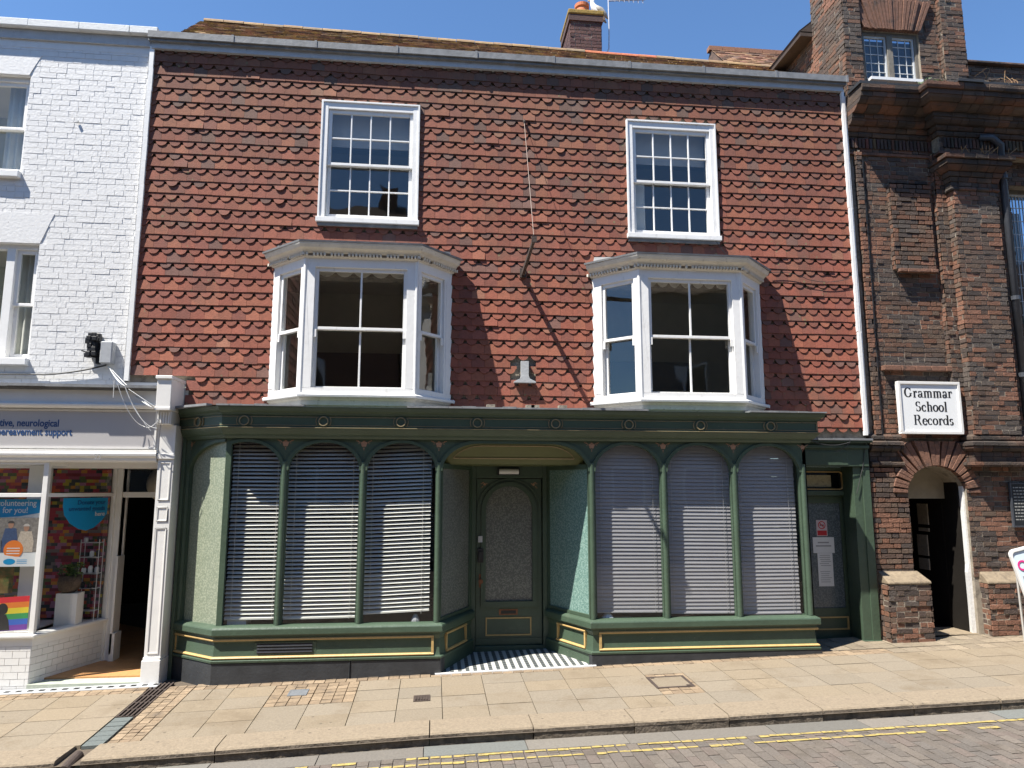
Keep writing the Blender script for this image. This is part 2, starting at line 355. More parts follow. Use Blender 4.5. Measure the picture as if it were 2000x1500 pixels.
def arcpts(c,r,zs,rise,ua,ub,n=22):
    out=[]
    ta=math.acos(max(-1,min(1,(ua-c)/r))); tb=math.acos(max(-1,min(1,(ub-c)/r)))
    for i in range(n+1):
        t=ta+(tb-ta)*i/n; out.append((c+r*math.cos(t),zs+rise*math.sin(t)))
    return out
def arch_plate(mb,F,pts,zt,w0,w1,mi=0):
    for (a,b) in zip(pts,pts[1:]):
        if b[0]-a[0]<1e-5: continue
        mb.face([F(a[0],a[1],w1),F(b[0],b[1],w1),F(b[0],zt,w1),F(a[0],zt,w1)],mi=mi)
        mb.face([F(a[0],a[1],w0),F(b[0],b[1],w0),F(b[0],b[1],w1),F(a[0],a[1],w1)],mi=mi)
        mb.face([F(b[0],b[1],w0),F(a[0],a[1],w0),F(a[0],zt,w0),F(b[0],zt,w0)],mi=mi)
def arch_ring(mb,F,pi,po,w0,w1,mi=0):
    for i in range(len(pi)-1):
        a,b,c,d=pi[i],pi[i+1],po[i+1],po[i]
        mb.face([F(*a,w1),F(*b,w1),F(*c,w1),F(*d,w1)],mi=mi)
        mb.face([F(*a,w0),F(*b,w0),F(*b,w1),F(*a,w1)],mi=mi)
        mb.face([F(*d,w1),F(*c,w1),F(*c,w0),F(*d,w0)],mi=mi)
def text(name,body,size,F,u,v,wz,m,parent,align='LEFT',ext=.001,bold=0.,label=None,sx=1.):
    c=bpy.data.curves.new(name,'FONT'); c.body=body; c.size=size; c.extrude=ext; c.align_x=align; c.offset=bold; c.resolution_u=4
    o=bpy.data.objects.new(name,c); COL.objects.link(o); c.materials.append(m)
    o.location=F(u,v,wz); p=Vector(F(u+1,v,wz))-Vector(F(u,v,wz)); o.rotation_euler=(math.pi/2,0,math.atan2(p.y,p.x)); o.scale=(sx,1,1)
    bpy.context.view_layer.update(); dg=bpy.context.evaluated_depsgraph_get(); me=bpy.data.meshes.new_from_object(o.evaluated_get(dg)); me.name=name
    loc,rot,scl=o.location.copy(),o.rotation_euler.copy(),o.scale.copy(); bpy.data.objects.remove(o); bpy.data.curves.remove(c)
    o=bpy.data.objects.new(name,me); COL.objects.link(o); o.location=loc; o.rotation_euler=rot; o.scale=scl
    if len(me.materials)==0: me.materials.append(m)
    if parent is not None: o.parent=parent; o.matrix_parent_inverse=inv(parent)
    return o
# ================================================================ GROUND
def lf(x): return .013*max(-6,min(0,x))
def pz(x,y): return -.045+.0255*x+.03*(y+.5)+lf(x)*max(0,min(1,(-.5-y)/1.6))
def rz(x,y): return -.198+.0255*x+lf(x)+.012*max(0,(-2.4-y))
mb=MB()   # a base sheet that reaches the horizon
for i,(a,b) in enumerate(((-300,-12),(-12,-6),(-6,0),(0,14),(14,300))):
    for (c,d) in ((-2.41,-2.1),(-2.1,-.5),(-.5,6)):
        mb.face([(a,c,pz(max(-12,min(14,a)),c)-.03),(b,c,pz(max(-12,min(14,b)),c)-.03),(b,d,pz(max(-12,min(14,b)),d)-.03),(a,d,pz(max(-12,min(14,a)),d)-.03)])
mb.build('pavement_bed',joint,None,(None,None,None,'structure'))
mb=MB()
for (a,b) in ((-300,-12),(-12,-6),(-6,0),(0,14),(14,300)):
    for (c,d) in ((-9,-2.35),(-13,-9),(-300,-13)):
        f=lambda x,y:rz(max(-12,min(14,x)),max(-9,y))-.012
        mb.face([(a,c,f(a,c)),(b,c,f(b,c)),(b,d,f(b,d)),(a,d,f(a,d))])
mb.build('road_bed',roadm,None,(None,None,None,'structure'))
def top(mb,x0,x1,y0,y1,zf,th,col,dz=0,mi=0,tilt=.0015):
    j=lambda:R.uniform(-tilt,tilt)+dz
    P=[(x0,y0,zf(x0,y0)-th),(x1,y0,zf(x1,y0)-th),(x1,y1,zf(x1,y1)-th),(x0,y1,zf(x0,y1)-th),(x0,y0,zf(x0,y0)+j()),(x1,y0,zf(x1,y0)+j()),(x1,y1,zf(x1,y1)+j()),(x0,y1,zf(x0,y1)+j())]
    mb.hexa(P,col,mi,skip=(0,))
mb=MB(); blk=MB()
rows=[(-2.03,-1.68),(-1.68,-1.33),(-1.33,-.98),(-.98,-.63)]
def sblocks(x0,x1,y0,y1,sx=.1,sy=.1,cols=((.225,.165,.105),(.20,.145,.093),(.24,.178,.115))):
    nx=max(1,round((x1-x0)/sx)); ny=max(1,round((y1-y0)/sy)); ax=(x1-x0)/nx; ay=(y1-y0)/ny
    for i in range(nx):
        for j in range(ny):
            c=R.choice(cols); s=R.uniform(.85,1.15)
            g=.004; top(blk,x0+i*ax+g,x0+(i+1)*ax-g,y0+j*ay+g,y0+(j+1)*ay-g,pz,.03,tuple(v*s for v in c),R.uniform(-.003,.001),tilt=.0025)
x=.12-.45*24
while x<12.4:
    x1=x+.45
    if x<-2.62 and x1>-3.4:   # drain channel strip
        if x<-3.05: 
            pass
    for (y0,y1) in rows:
        cx=(x+x1)/2; cy=(y0+y1)/2
        if -3.5<cx<-2.4: continue
        if (2.2<cx<2.95 and -1.6<cy<-1.0) or (-1.6<cx<-.9 and -1.33<cy): sblocks(x+.002,x1-.002,y0+.002,y1-.002); continue
        s=R.uniform(.95,1.05); t=R.uniform(-.006,.006); c=(.210*s+t,.174*s,.127*s-t)
        nsp=1 if R.random()<.95 else 2
        for q in range(nsp):
            a=x+(x1-x)*q/nsp; b=x+(x1-x)*(q+1)/nsp
            top(mb,a+.0035,b-.0035,y0+.0035,y1-.0035,pz,.03,c,R.uniform(-.003,.001))
    x=x1
# odd pieces by the drain channel
for (a,b) in ((-3.477,-3.085),):
    for (y0,y1) in rows: top(mb,a,b,y0+.003,y1-.003,pz,.03,(.225,.186,.136))
for i in range(-22,29):
    a=.12+.45*i
    if a+.2<-3.3 or a>-2.5:
        pass
sblocks(-2.87,-2.585,-2.03,-.45,.095,.075)
sblocks(-12,-3.09,-.63,-.44,.12,.09); sblocks(-2.58,.0,-.63,-.42,.12,.1); sblocks(0,2.0,-.63,-.54,.12,.09); sblocks(2.,5.6,-.63,-.42,.12,.1); sblocks(5.6,12.4,-.63,-.42,.2,.2,((.23,.185,.13),(.22,.178,.125)))
sblocks(4.8,12.4,-.40,.2,.2,.2,((.21,.17,.12),(.19,.155,.108)))
mb.build('pavement',slab,None,(None,None,None,'structure'))
blk.build('pavement_blocks',smallb,None,(None,None,None,'structure'))
# threshold drain grating in front of the white shop
mb=MB()
top(mb,-8,-3.02,-.44,-.27,pz,.04,(.5,.5,.5),.002)
for i in range(42):
    xx=-8+i*.12
    mb.box(xx,xx+.055,-.38,-.33,pz(xx,-.35)+.001,pz(xx,-.35)+.006,mi=1)
mb.build('slotted_drain',[greyp,inkb],None,('long pale slotted metal drain along the foot of the white shop','drain'))
# kerb
kz=lambda x:-.09+.0255*x+lf(x)
mb=MB(); joints=[-12,-10.6,-9.2,-7.8,-6.4,-5,-3.12,-2.92,-1.83,0.0,.93,1.86,2.76,3.68,4.6,5.5,7.3,8.2,9.1,10,12.4]
for a,b in zip(joints,joints[1:]):
    if abs(a+3.12)<.01: continue
    a+=.005; b-=.005; n=max(2,int((b-a)/.06)); rings=[]; off=R.uniform(-.008,.008); oz=R.uniform(-.004,.004)
    for i in range(n+1):
        xx=a+(b-a)*i/n; e=0
        pr=[(-2.40,-.20),(-2.40,-.10),(-2.402,-.05),(-2.400,-.018),(-2.388,-.004),(-2.36,.001),(-2.25,.002),(-2.14,.002),(-2.035,.002),(-2.035,-.1)]
        rings.append([(xx,y+off+R.uniform(-.003,.003)+(e*.25 if y<-2.3 else 0),kz(xx)+z+oz*.4+R.uniform(-.001,.001)-(e*.12 if z>-.06 else 0)) for y,z in pr])
    for i in range(n):
        for j in range(len(pr)-1): mb.face([rings[i][j],rings[i][j+1],rings[i+1][j+1],rings[i+1][j]][::-1],mi=1 if j<3 else 0)
    mb.face(rings[0]); mb.face(rings[-1][::-1])
mb.build('kerb',[kerbm,mat('grimy_kerb_face',(.13,.106,.08),.95,.4,22,.9,50,dirt=(.06,.05,.038),dscale=6,dthr=.5)],None,(None,None,None,'structure'))
# road: channel slabs and blocks
mb=MB(); x=-12.2; 
while x<13:
    ln=R.choice((.45,.9,.9)); s=R.uniform(.85,1.1); c=R.choice(((.15,.135,.115),(.155,.14,.118),(.14,.132,.115),(.16,.142,.12),(.13,.135,.124)))
    top(mb,x+.004,x+ln-.004,-2.655,-2.405,rz,.03,tuple(v*s for v in c),R.uniform(-.002,.002)); x+=ln
mb.build('road_channel',gutm,None,(None,None,None,'structure'))
mb=MB(); yl=MB(); x=-9.; k=0
pal=((.135,.117,.100),(.128,.111,.096),(.142,.122,.103),(.122,.108,.095),(.138,.114,.098))
while x<13:
    y=-2.66-(.0 if k%2 else .1)
    if k%2==0:
        c=R.choice(pal); top(mb,x+.003,x+.1-.003,y+.003,-2.66,rz,.03,c,R.uniform(-.002,.002))
    while y>-7.2:
        c=R.choice(pal); s=R.uniform(.9,1.1)
        top(mb,x+.003,x+.097,y-.197,y-.003,rz,.03,tuple(v*s for v in c),R.uniform(-.003,.002),tilt=.002); y-=.2
    for q,(ya,yb) in enumerate(((-2.73,-2.675),(-2.88,-2.825))):
        ph=math.sin(x*1.7+q*2)+math.sin(x*.63+q)
        if R.random()<(.93 if ph>-.5 else .5):
            a,b=x+.002+R.uniform(0,.012),x+.098-R.uniform(0,.012)
            if R.random()<.6: a=x-.002
            y0=ya+R.uniform(0,.018); y1=yb-R.uniform(0,.012)
            pts=[(a,y0),((a+b)/2,y0+R.uniform(-.006,.006)),(b,y0+R.uniform(-.006,.006)),(b,y1),((a+b)/2,y1+R.uniform(-.006,.006)),(a,y1)]
            yl.face([(px,py,rz(px,py)+.0055) for px,py in pts])
    x+=.1; k+=1
mb.build('road',roadb,None,(None,None,None,'structure'))
yl.build('double_yellow_lines',yellow,None,(None,None,None,'structure'))
# drain channel, covers
mb=MB(); y=-.28
for xx in (-3.075,-3.03,-2.985,-2.94,-2.895):
    mb.hexa([(xx,-1.35,pz(xx,-1.35)-.03),(xx+.018,-1.35,pz(xx,-1.35)-.03),(xx+.018,-.3,pz(xx,-.3)-.03),(xx,-.3,pz(xx,-.3)-.03),(xx,-1.35,pz(xx,-1.35)+.003),(xx+.018,-1.35,pz(xx,-1.35)+.003),(xx+.018,-.3,pz(xx,-.3)+.003),(xx,-.3,pz(xx,-.3)+.003)])
for i in range(6): 
    yy=-.32-i*.2; mb.box(-3.075,-2.88,yy-.02,yy,pz(-3,yy)-.02,pz(-3,yy)-.003)
dr=mb.build('drain_channel',iron,None,('narrow channel across the pavement with rusty iron grating by the white shop pilaster','drain'))
mb=MB()
for i in range(6):
    a=-1.36-.115*i; top(mb,-3.07,-2.90,a-.11,a-.004,pz,.03,(.105,.12,.115),R.uniform(-.004,0))
mb.build('channel_lid',gutm,dr)
mb=MB(); mb.tube([(-3.02,-2.45,-.275),(-3.02,-2.2,-.235)],.045,14); mb.build('outlet_pipe',iron,dr)
mb=MB()
def cover(x0,x1,y0,y1,fr,mi0,mi1,sk=0.):
    g=lambda x,y:pz(x,y)+.005
    for (a,b,c,d) in ((x0,x1,y0,y0+fr),(x0,x1,y1-fr,y1),(x0,x0+fr,y0+fr,y1-fr),(x1-fr,x1,y0+fr,y1-fr)):
        mb.hexa([(a,c,g(a,c)-.03),(b,c,g(b,c)-.03),(b,d,g(b,d)-.03),(a,d,g(a,d)-.03),(a,c,g(a,c)),(b,c,g(b,c)),(b,d,g(b,d)),(a,d,g(a,d))],mi=mi0)
    a,b,c,d=x0+fr,x1-fr,y0+fr,y1-fr
    mb.face([(a,c,g(a,c)-.002),(b,c,g(b,c)-.002),(b,d,g(b,d)-.002),(a,d,g(a,d)-.002)],(.2,.165,.12),mi1)
cover(2.36,2.78,-1.48,-1.08,.032,0,1)
mb.box(2.40,2.44,-1.14,-1.11,pz(2.4,-1.1),pz(2.4,-1.1)+.008); mb.box(2.70,2.74,-1.45,-1.42,pz(2.7,-1.4),pz(2.7,-1.4)+.008)
mb.build('manhole_cover',[iron,slab],None,('square manhole cover with dark iron rim filled with paving, right of the porch','manhole cover'))
mb=MB(); cover(-1.50,-1.30,-1.03,-.83,.015,0,0); mb.build('stopcock_cover',mat('dull_grey_cover',(.13,.14,.15),.8,.2,20),None,('small grey metal cover set in block paving left of the porch','drain cover'))
mb=MB(); cover(-.17,.0,-1.46,-1.27,.018,0,0)
for i in range(5): mb.box(-.15+.028*i,-.137+.028*i,-1.44,-1.29,pz(0,-1.3)-.004,pz(0,-1.3)+.006)
mb.build('water_cover',iron,None,('small brown iron cover with raised ribs in the slabs before the left shop window','drain cover'))
# ================================================================ TILE-HUNG SHOP BUILDING
B=empty('tile_hung_building',(1,.2,0),'wide shop building hung with red scalloped clay tiles above a dark green arched shopfront','building')
XL,XR=-3.77,5.81
S1=(-1.56,-.27,5.50,7.18); S2=(2.58,3.86,5.45,7.15)
BY=[(-2.09,.20,-1.60,-.25),(2.06,4.42,2.57,3.92)]
H=[(S1[0]+.06,S1[1]-.06,S1[2]+.06,S1[3]-.06),(S2[0]+.06,S2[1]-.06,S2[2]+.06,S2[3]-.06),(-2.02,.13,3.2,4.78),(2.13,4.35,3.2,4.78)]
mb=MB(); slab_holes(mb,F0,XL,XR,2.72,7.9,-.26,-.03,H); mb.build('upper_wall',mortar,B)
# hung tiles
GA=.0907; z0=7.79; tm=MB(); TW=.168
TP=[(0.247, 0.077, 0.046), (0.259, 0.085, 0.049), (0.234, 0.07, 0.043), (0.226, 0.072, 0.047), (0.272, 0.094, 0.054), (0.209, 0.07, 0.048), (0.251, 0.076, 0.047)]
cut=[S1,S2,(-2.06,.17,3.05,4.95),(2.09,4.39,3.05,4.95)]
def clip(poly,u,keep_left):
    out=[]
    for i in range(len(poly)):
        a=poly[i];b=poly[(i+1)%len(poly)]
        ia=(a[0]<=u) if keep_left else (a[0]>=u); ib=(b[0]<=u) if keep_left else (b[0]>=u)
        if ia: out.append(a)
        if ia!=ib:
            t=(u-a[0])/(b[0]-a[0]); out.append((u,a[1]+t*(b[1]-a[1])))
    return out
def add_tile(poly,zb,zt,col,proj,ang=0,cx=0):
    th=.013
    if len(poly)<3: return
    def W(v):  # surface leans out toward its bottom edge
        return .004+proj*(zt-v)/(zt-zb)
    F=lambda u,v,w:(u,-(W(v)+w),v)
    n=len(poly)
    if ang:
        ca,sa=math.cos(ang),math.sin(ang); poly=[(cx+(u-cx)*ca-(v-zt)*sa,zt+(u-cx)*sa+(v-zt)*ca) for u,v in poly]
    tm.face([F(u,v,0) for u,v in poly],col)
    for i in range(n):
        a=poly[i];b=poly[(i+1)%n]
        if a[1]>zt-.006 and b[1]>zt-.006: continue
        tm.face([F(a[0],a[1],-th-.004),F(b[0],b[1],-th-.004),F(b[0],b[1],0),F(a[0],a[1],0)],tuple(q_*.45 for q_ in col))  # edges darkened in colour to paint the shadow lines around each tile
k=0; zb=z0
while True:
    zb=z0-GA*(k+1)+(.013 if k%2==0 else 0)
    if zb<2.75: break
    scal=(k%2==0); zt=zb+GA+(.022-.013 if scal else .022+.013)
    sag=R.uniform(-.002,.002); ph=R.uniform(0,6)
    off=(0 if not scal else TW/2)+R.uniform(-.008,.008)
    u=XL+.03-TW+off
    while u<XR-.02:
        a,b=u+.0012,u+TW-.0012; cx=(a+b)/2; u+=TW
        dz=R.uniform(-.003,.003)+.0065*math.sin(cx*.9+ph)+.003*math.sin(cx*2.7+ph*2)-(.012 if R.random()<.004 else 0)
        lo=3.39 if cx<-3.05 else 3.0
        if zb<lo and cx<4.80: continue
        skip=False; parts=[(max(a,XL+.03),min(b,XR-.03))]
        for (c0,c1,c2,c3) in cut:
            if c2-.02<zb+.02<c3-.0:
                n2=[]
                for (p,q) in parts:
                    if c0>=q or c1<=p: n2.append((p,q)); continue
                    if p<c0: n2.append((p,c0))
                    if q>c1: n2.append((c1,q))
                parts=n2
        if 1.04<cx<1.26 and 3.42<zb<3.68: continue
        c=R.choice(TP); s=R.uniform(.82,1.15); age=max(0,min(1,(zb-4.8)/3.0))
        if R.random()<.05+.08*age: c=(.16,.078,.06)
        if R.random()<.012: c=(.30,.13,.08)
        c=tuple(v*s for v in c); g=age; c=(c[0]*(1-.30*g),c[1]*(1-.12*g),c[2]*(1-.14*g))
        if scal:
            c=tuple(v*.92 for v in c)
            r=TW*.40; ry=.062; zc=zb+ry+dz
            poly=[(a,zt),(a,zc+.001)]+[(cx+r*math.cos(t),zc+ry*math.sin(t)) for t in [math.pi+math.pi*i/10 for i in range(11)]]+[(b,zc+.001),(b,zt)]
        else: poly=[(a,zt),(a,zb+dz),(b,zb+dz+R.uniform(-.001,.001)),(b,zt)]
        proj=.0125+R.uniform(-.001,.002)+(.0006 if scal else 0)+(.010 if R.random()<.012 else 0)
        ang=R.gauss(0,.006)
        for (p,q) in parts:
            if q-p<.012: continue
            pl=poly
            if p>a+1e-4: pl=clip(pl,p,False)
            if q<b-1e-4: pl=clip(pl,q,True)
            full=(q-p)>TW*.95
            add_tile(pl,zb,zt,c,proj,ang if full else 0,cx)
    k+=1
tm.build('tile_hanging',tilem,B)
# trims at the sides, fascia and lead parapet gutter
def trim(x0,x1,zl,zh,y1,lab=None):
    mb=MB(); n=14
    for i in range(n):
        a=zl+(zh-zl)*i/n; b=zl+(zh-zl)*(i+1)/n; d=R.uniform(-.003,.003)
        mb.box(x0+d,x1+d,y1,.0,a,b-.001)
    return mb
t=trim(XL-.02,XL+.035,3.36,7.80,-.045).build('corner_trim',white,B); t['label']='thin white board along the left edge of the tiles'
mb=trim(XR-.03,XR+.012,2.78,7.80,-.05); mb.tube([(XR+.028,-.03,2.8),(XR+.028,-.03,7.7)],.012,8); t=mb.build('corner_trim',white,B); t['label']='white board and pipe down the right edge of the tiles'
mb=MB(); n=8
for i in range(n):
    a=XL+(XR-XL)*i/n; b=XL+(XR-XL)*(i+1)/n; dy=R.uniform(-.004,.004)
    mb.box(a+.001,b-.001,-.055+dy,.02,7.765+R.uniform(-.004,.004),7.845)
mb.build('eaves_board',zinc,B)
mb=MB(); n=9
for i in range(n):
    a=XL-.03+(XR-XL+.06)*i/n; b=a+(XR-XL+.06)/n; d=R.uniform(-.006,.006)
    mb.box(a,b-.004,-.13+d*.5,.12,7.875+d,7.965+d); mb.box(b-.02,b+.012,-.138,-.12,7.868,7.972)
    mb.box(a,b-.004,-.10,.12,7.845,7.875)
mb.build('parapet_gutter',lead,B)
# main roof of plain tiles
EY,EZ,RY,RZ=.10,7.88,2.25,9.72
def plain_roof(name,x0,x1,ey,ez,ry,rzl,rzr,m,parent,hue,gauge=.1,kmin=0,slant=0.):
    mb=MB(); L=math.hypot(ry-ey,rzl-ez); n=int(L/gauge)
    def P(x,s,h):
        t=s/L; zr=rzl+(rzr-rzl)*max(0,min(1,(x-x0)/(x1-x0))); dy=(ry-ey); dz=zr-ez; l=math.hypot(dy,dz)
        return (x,ey+dy*t-dz/l*h,ez+dz*t+dy/l*h)
    mb.face([P(x0+.02,0,-.02),P(x1-.02,0,-.02),P(x1-.02,L,-.02),P(x0+.02,L,-.02)],(.05,.04,.03))
    for i in range(kmin,n):
        s0=i*gauge; u=x0-(0 if i%2 else .08)+slant*i*gauge; wav=R.uniform(-.003,.003)
        while u<x1:
            a=max(u,x0+slant*i*gauge)+.0015; b=min(u+.165,x1)-.0015; u+=.165
            if b-a<.02: continue
            c=R.choice(hue); s=R.uniform(.7,1.25); c=tuple(v*s for v in c); h=.026+R.uniform(-.004,.009)+wav; e=R.uniform(-.006,.006)
            q=[P(a,s0+e,.010),P(b,s0+e,.010),P(b,s0+gauge+.02,-.004),P(a,s0+gauge+.02,-.004),P(a,s0+e,h),P(b,s0+e,h),P(b,s0+gauge+.02,.010),P(a,s0+gauge+.02,.010)]
            mb.hexa(q,c,skip=(0,4))
    return mb.build(name,m,parent)
hue=[(.24,.135,.09),(.30,.18,.12),(.17,.11,.08),(.36,.25,.15),(.13,.085,.065)]
rf=plain_roof('roof',XL,XR+.1,EY,EZ,RY,RZ,RZ-.16,roofm,B,hue,slant=-.07)
mb=MB()
mb.face([(XL+.02,.1,7.6),(XR,.1,7.6),(XR,4.4,7.6),(XL,4.4,7.6)]); mb.face([(XL-.1,RY+.02,RZ-.04),(XR+.1,RY+.02,RZ-.2),(XR+.1,4.5,7.6),(XL-.1,4.5,7.6)])
mb.face([(XL-.10,.12,7.7),(XL-.12,RY,RZ-.03),(XL-.1,4.5,7.6)]); mb.face([(XR+.05,.12,7.7),(XR+.05,RY,RZ-.2),(XR+.05,4.5,7.6)])
mb.build('roof_back_slope',oldtile,rf)
mb=MB(); x=XL-.13
while x<XR:
    ln=.32; b=min(x+ln,XR+.1); zz=lambda q:RZ-.16*(q-XL)/(XR-XL)
    c=(.42,.13,.06) if 2.3<x<3.6 else R.choice([(.26,.17,.09),(.22,.16,.1),(.3,.2,.1)])
    r=.075+R.uniform(0,.01); ring=[]
    for xx in (x,b-.008):
        ring.append([(xx,RY+r*math.cos(t)*1.2,zz(xx)-.03+r*math.sin(t)) for t in [math.pi*i/8 for i in range(9)]])
    for i in range(8): mb.face([ring[0][i],ring[1][i],ring[1][i+1],ring[0][i+1]][::-1],c)
    mb.face(ring[0],c); mb.face(ring[1][::-1],c); x+=ln
mb.build('ridge_tiles',oldtile,rf)
# chimney
mb=MB(); cx0,cx1,cy0,cy1=2.36,2.93,2.75,3.55
cp=[(.085,.04,.038),(.10,.05,.045),(.07,.035,.033),(.12,.06,.05)]
bricks(mb,FR(cx0,cy0),0,cx1-cx0,8.8,10.66,0,pal=cp,jit=.003); bricks(mb,FR(cx0,cy1,0,-1),0,cy1-cy0,8.8,10.66,0,pal=cp,jit=.003)
bricks(mb,FR(cx1,cy0,0,1),0,cy1-cy0,8.8,10.66,0,pal=cp,jit=.003)
mb.box(cx0-.035,cx1+.035,cy0-.035,cy1+.035,10.58,10.70,(.08,.045,.04)); mb.box(cx0+.005,cx1-.005,cy0+.005,cy1-.005,8.8,10.6,mi=1)
ch=mb.build('chimney',[brickm,mortar],B)
mb=MB(); mb.box(cx0-.05,cx1+.05,cy0-.05,cy1+.05,10.705,10.80); mb.build('capping',ochre,ch,bev=.02)
mb=MB(); mb.lathe((2.63,3.0,10.79),[(.125,0),(.12,.16),(.11,.22),(.135,.23),(.14,.29),(.12,.30),(.10,.30)],20); mb.build('chimney_pot',terra,ch,smooth=False)
# ---- rooms behind the glass
mb=MB()
for (za,zb2,m) in ((3.02,5.2,0),(5.3,7.6,0)):
    mb.box(-3.7,5.7,2.4,2.5,za,zb2,mi=m)
    for xx in (-3.72,.92,5.70): mb.box(xx-.04,xx+.04,.27,3.2,za,zb2,mi=m)
mb.box(-3.7,5.7,.27,3.2,2.9,3.02,mi=3); mb.box(-3.7,5.7,.27,3.2,5.2,5.3,mi=2); mb.box(-3.7,5.7,.27,3.2,7.6,7.66,mi=2)
mb.box(-1.9,-.3,2.3,2.39,3.03,4.2,mi=1); mb.box(2.9,4.2,2.3,2.39,3.03,4.15,mi=1)
mb.box(-3.0,5.7,2.6,2.7,-.15,2.6,mi=1); mb.box(-3.0,5.0,.7,2.6,-.15,-.1,mi=1); mb.box(-3.0,5.7,.0,2.6,2.64,2.71,mi=1)
mb.build('room',[roomm,roomb,ceilm,mat('bare_boards',(.42,.33,.22),.8,.15,8)],B)
# ---- sash windows
def sash(parent,F,u0,u1,v0,v1,w,cols,rows_,bar=.018,meet=None,rail=.05,stile=.045):
    """a pair of sliding sashes; w = outer face of lower sash"""
    vm=meet or (v0+v1)/2; mb=MB()
    for (a,b,ww,top_) in ((v0,vm+.02,w-.045,False),(vm-.02,v1,w,True)):
        mb.fbox(F,u0,u0+stile,a,b,ww-.04,ww); mb.fbox(F,u1-stile,u1,a,b,ww-.04,ww)
        bt=.075 if not top_ else .035
        mb.fbox(F,u0+stile,u1-stile,a,a+bt,ww-.04,ww); mb.fbox(F,u0+stile,u1-stile,b-(.05 if top_ else .035),b,ww-.04,ww)
        ua,ub=u0+stile,u1-stile; va,vb=a+bt,b-(.05 if top_ else .035)
        for i in range(1,cols):
            c=ua+(ub-ua)*i/cols; mb.fbox(F,c-bar/2,c+bar/2,va,vb,ww-.035,ww-.004)
        for j in range(1,rows_):
            c=va+(vb-va)*j/rows_; mb.fbox(F,ua,ub,c-bar/2,c+bar/2,ww-.036,ww-.006)
    o=mb.build('sash',white,parent,bev=.003)
    g=MB()
    for (a,b,ww) in ((v0+.02,vm+.01,w-.065),(vm+.01,v1-.02,w-.02)):
        g.face([F(u0+.02,a,ww),F(u1-.02,a,ww),F(u1-.02,b,ww),F(u0+.02,b,ww)])
    g.split('window_pane',glass,parent)
    return o
for (q,S) in enumerate((S1,S2)):
    o=MB(); u0,u1,v0,v1=S
    for (a,b,c,d,p) in ((u0,u0+.085,v0+.05,v1,.035),(u1-.085,u1,v0+.05,v1,.035),(u0+.085,u1-.085,v1-.11,v1,.032)):
        o.fbox(F0,a,b,c,d,-.10,p)
    o.fbox(F0,u0-.004,u0+.02,v0+.05,v1+.003,-.1,.05); o.fbox(F0,u1-.02,u1+.004,v0+.05,v1+.003,-.1,.05); o.fbox(F0,u0+.02,u1-.02,v1-.02,v1+.003,-.1,.05)
    wn=o.build('sash_window',white,B,bev=.003)
    wn['label']='sixteen-pane white sash window, upper '+('left' if q==0 else 'right, with a pale shutter edge inside')
    m2=MB(); m2.fbox(F0,u0-.02,u1+.02,v0-.015,v0+.05,-.1,.075); m2.fbox(F0,u0,u1,v0-.06,v0-.017,-.05,.045,mi=1); m2.build('sill',[white,lead],wn,bev=.004)
    sash(wn,F0,u0+.088,u1-.088,v0+.052,v1-.112,.005,4,2)
    m3=MB()
    m3.fbox(F0,u0+.1,u1-.1,v1-.55,v1-.05,-.18,-.17); m3.build('roller_blind',mat('dusky_blind',(.30,.30,.29),.9,.1,3),wn)
    if q==1:
        m3=MB(); m3.fbox(F0,u0+.12,u0+.29,v0+.08,v0+.86,-.2,-.15); m3.build('shutter',curt,wn)
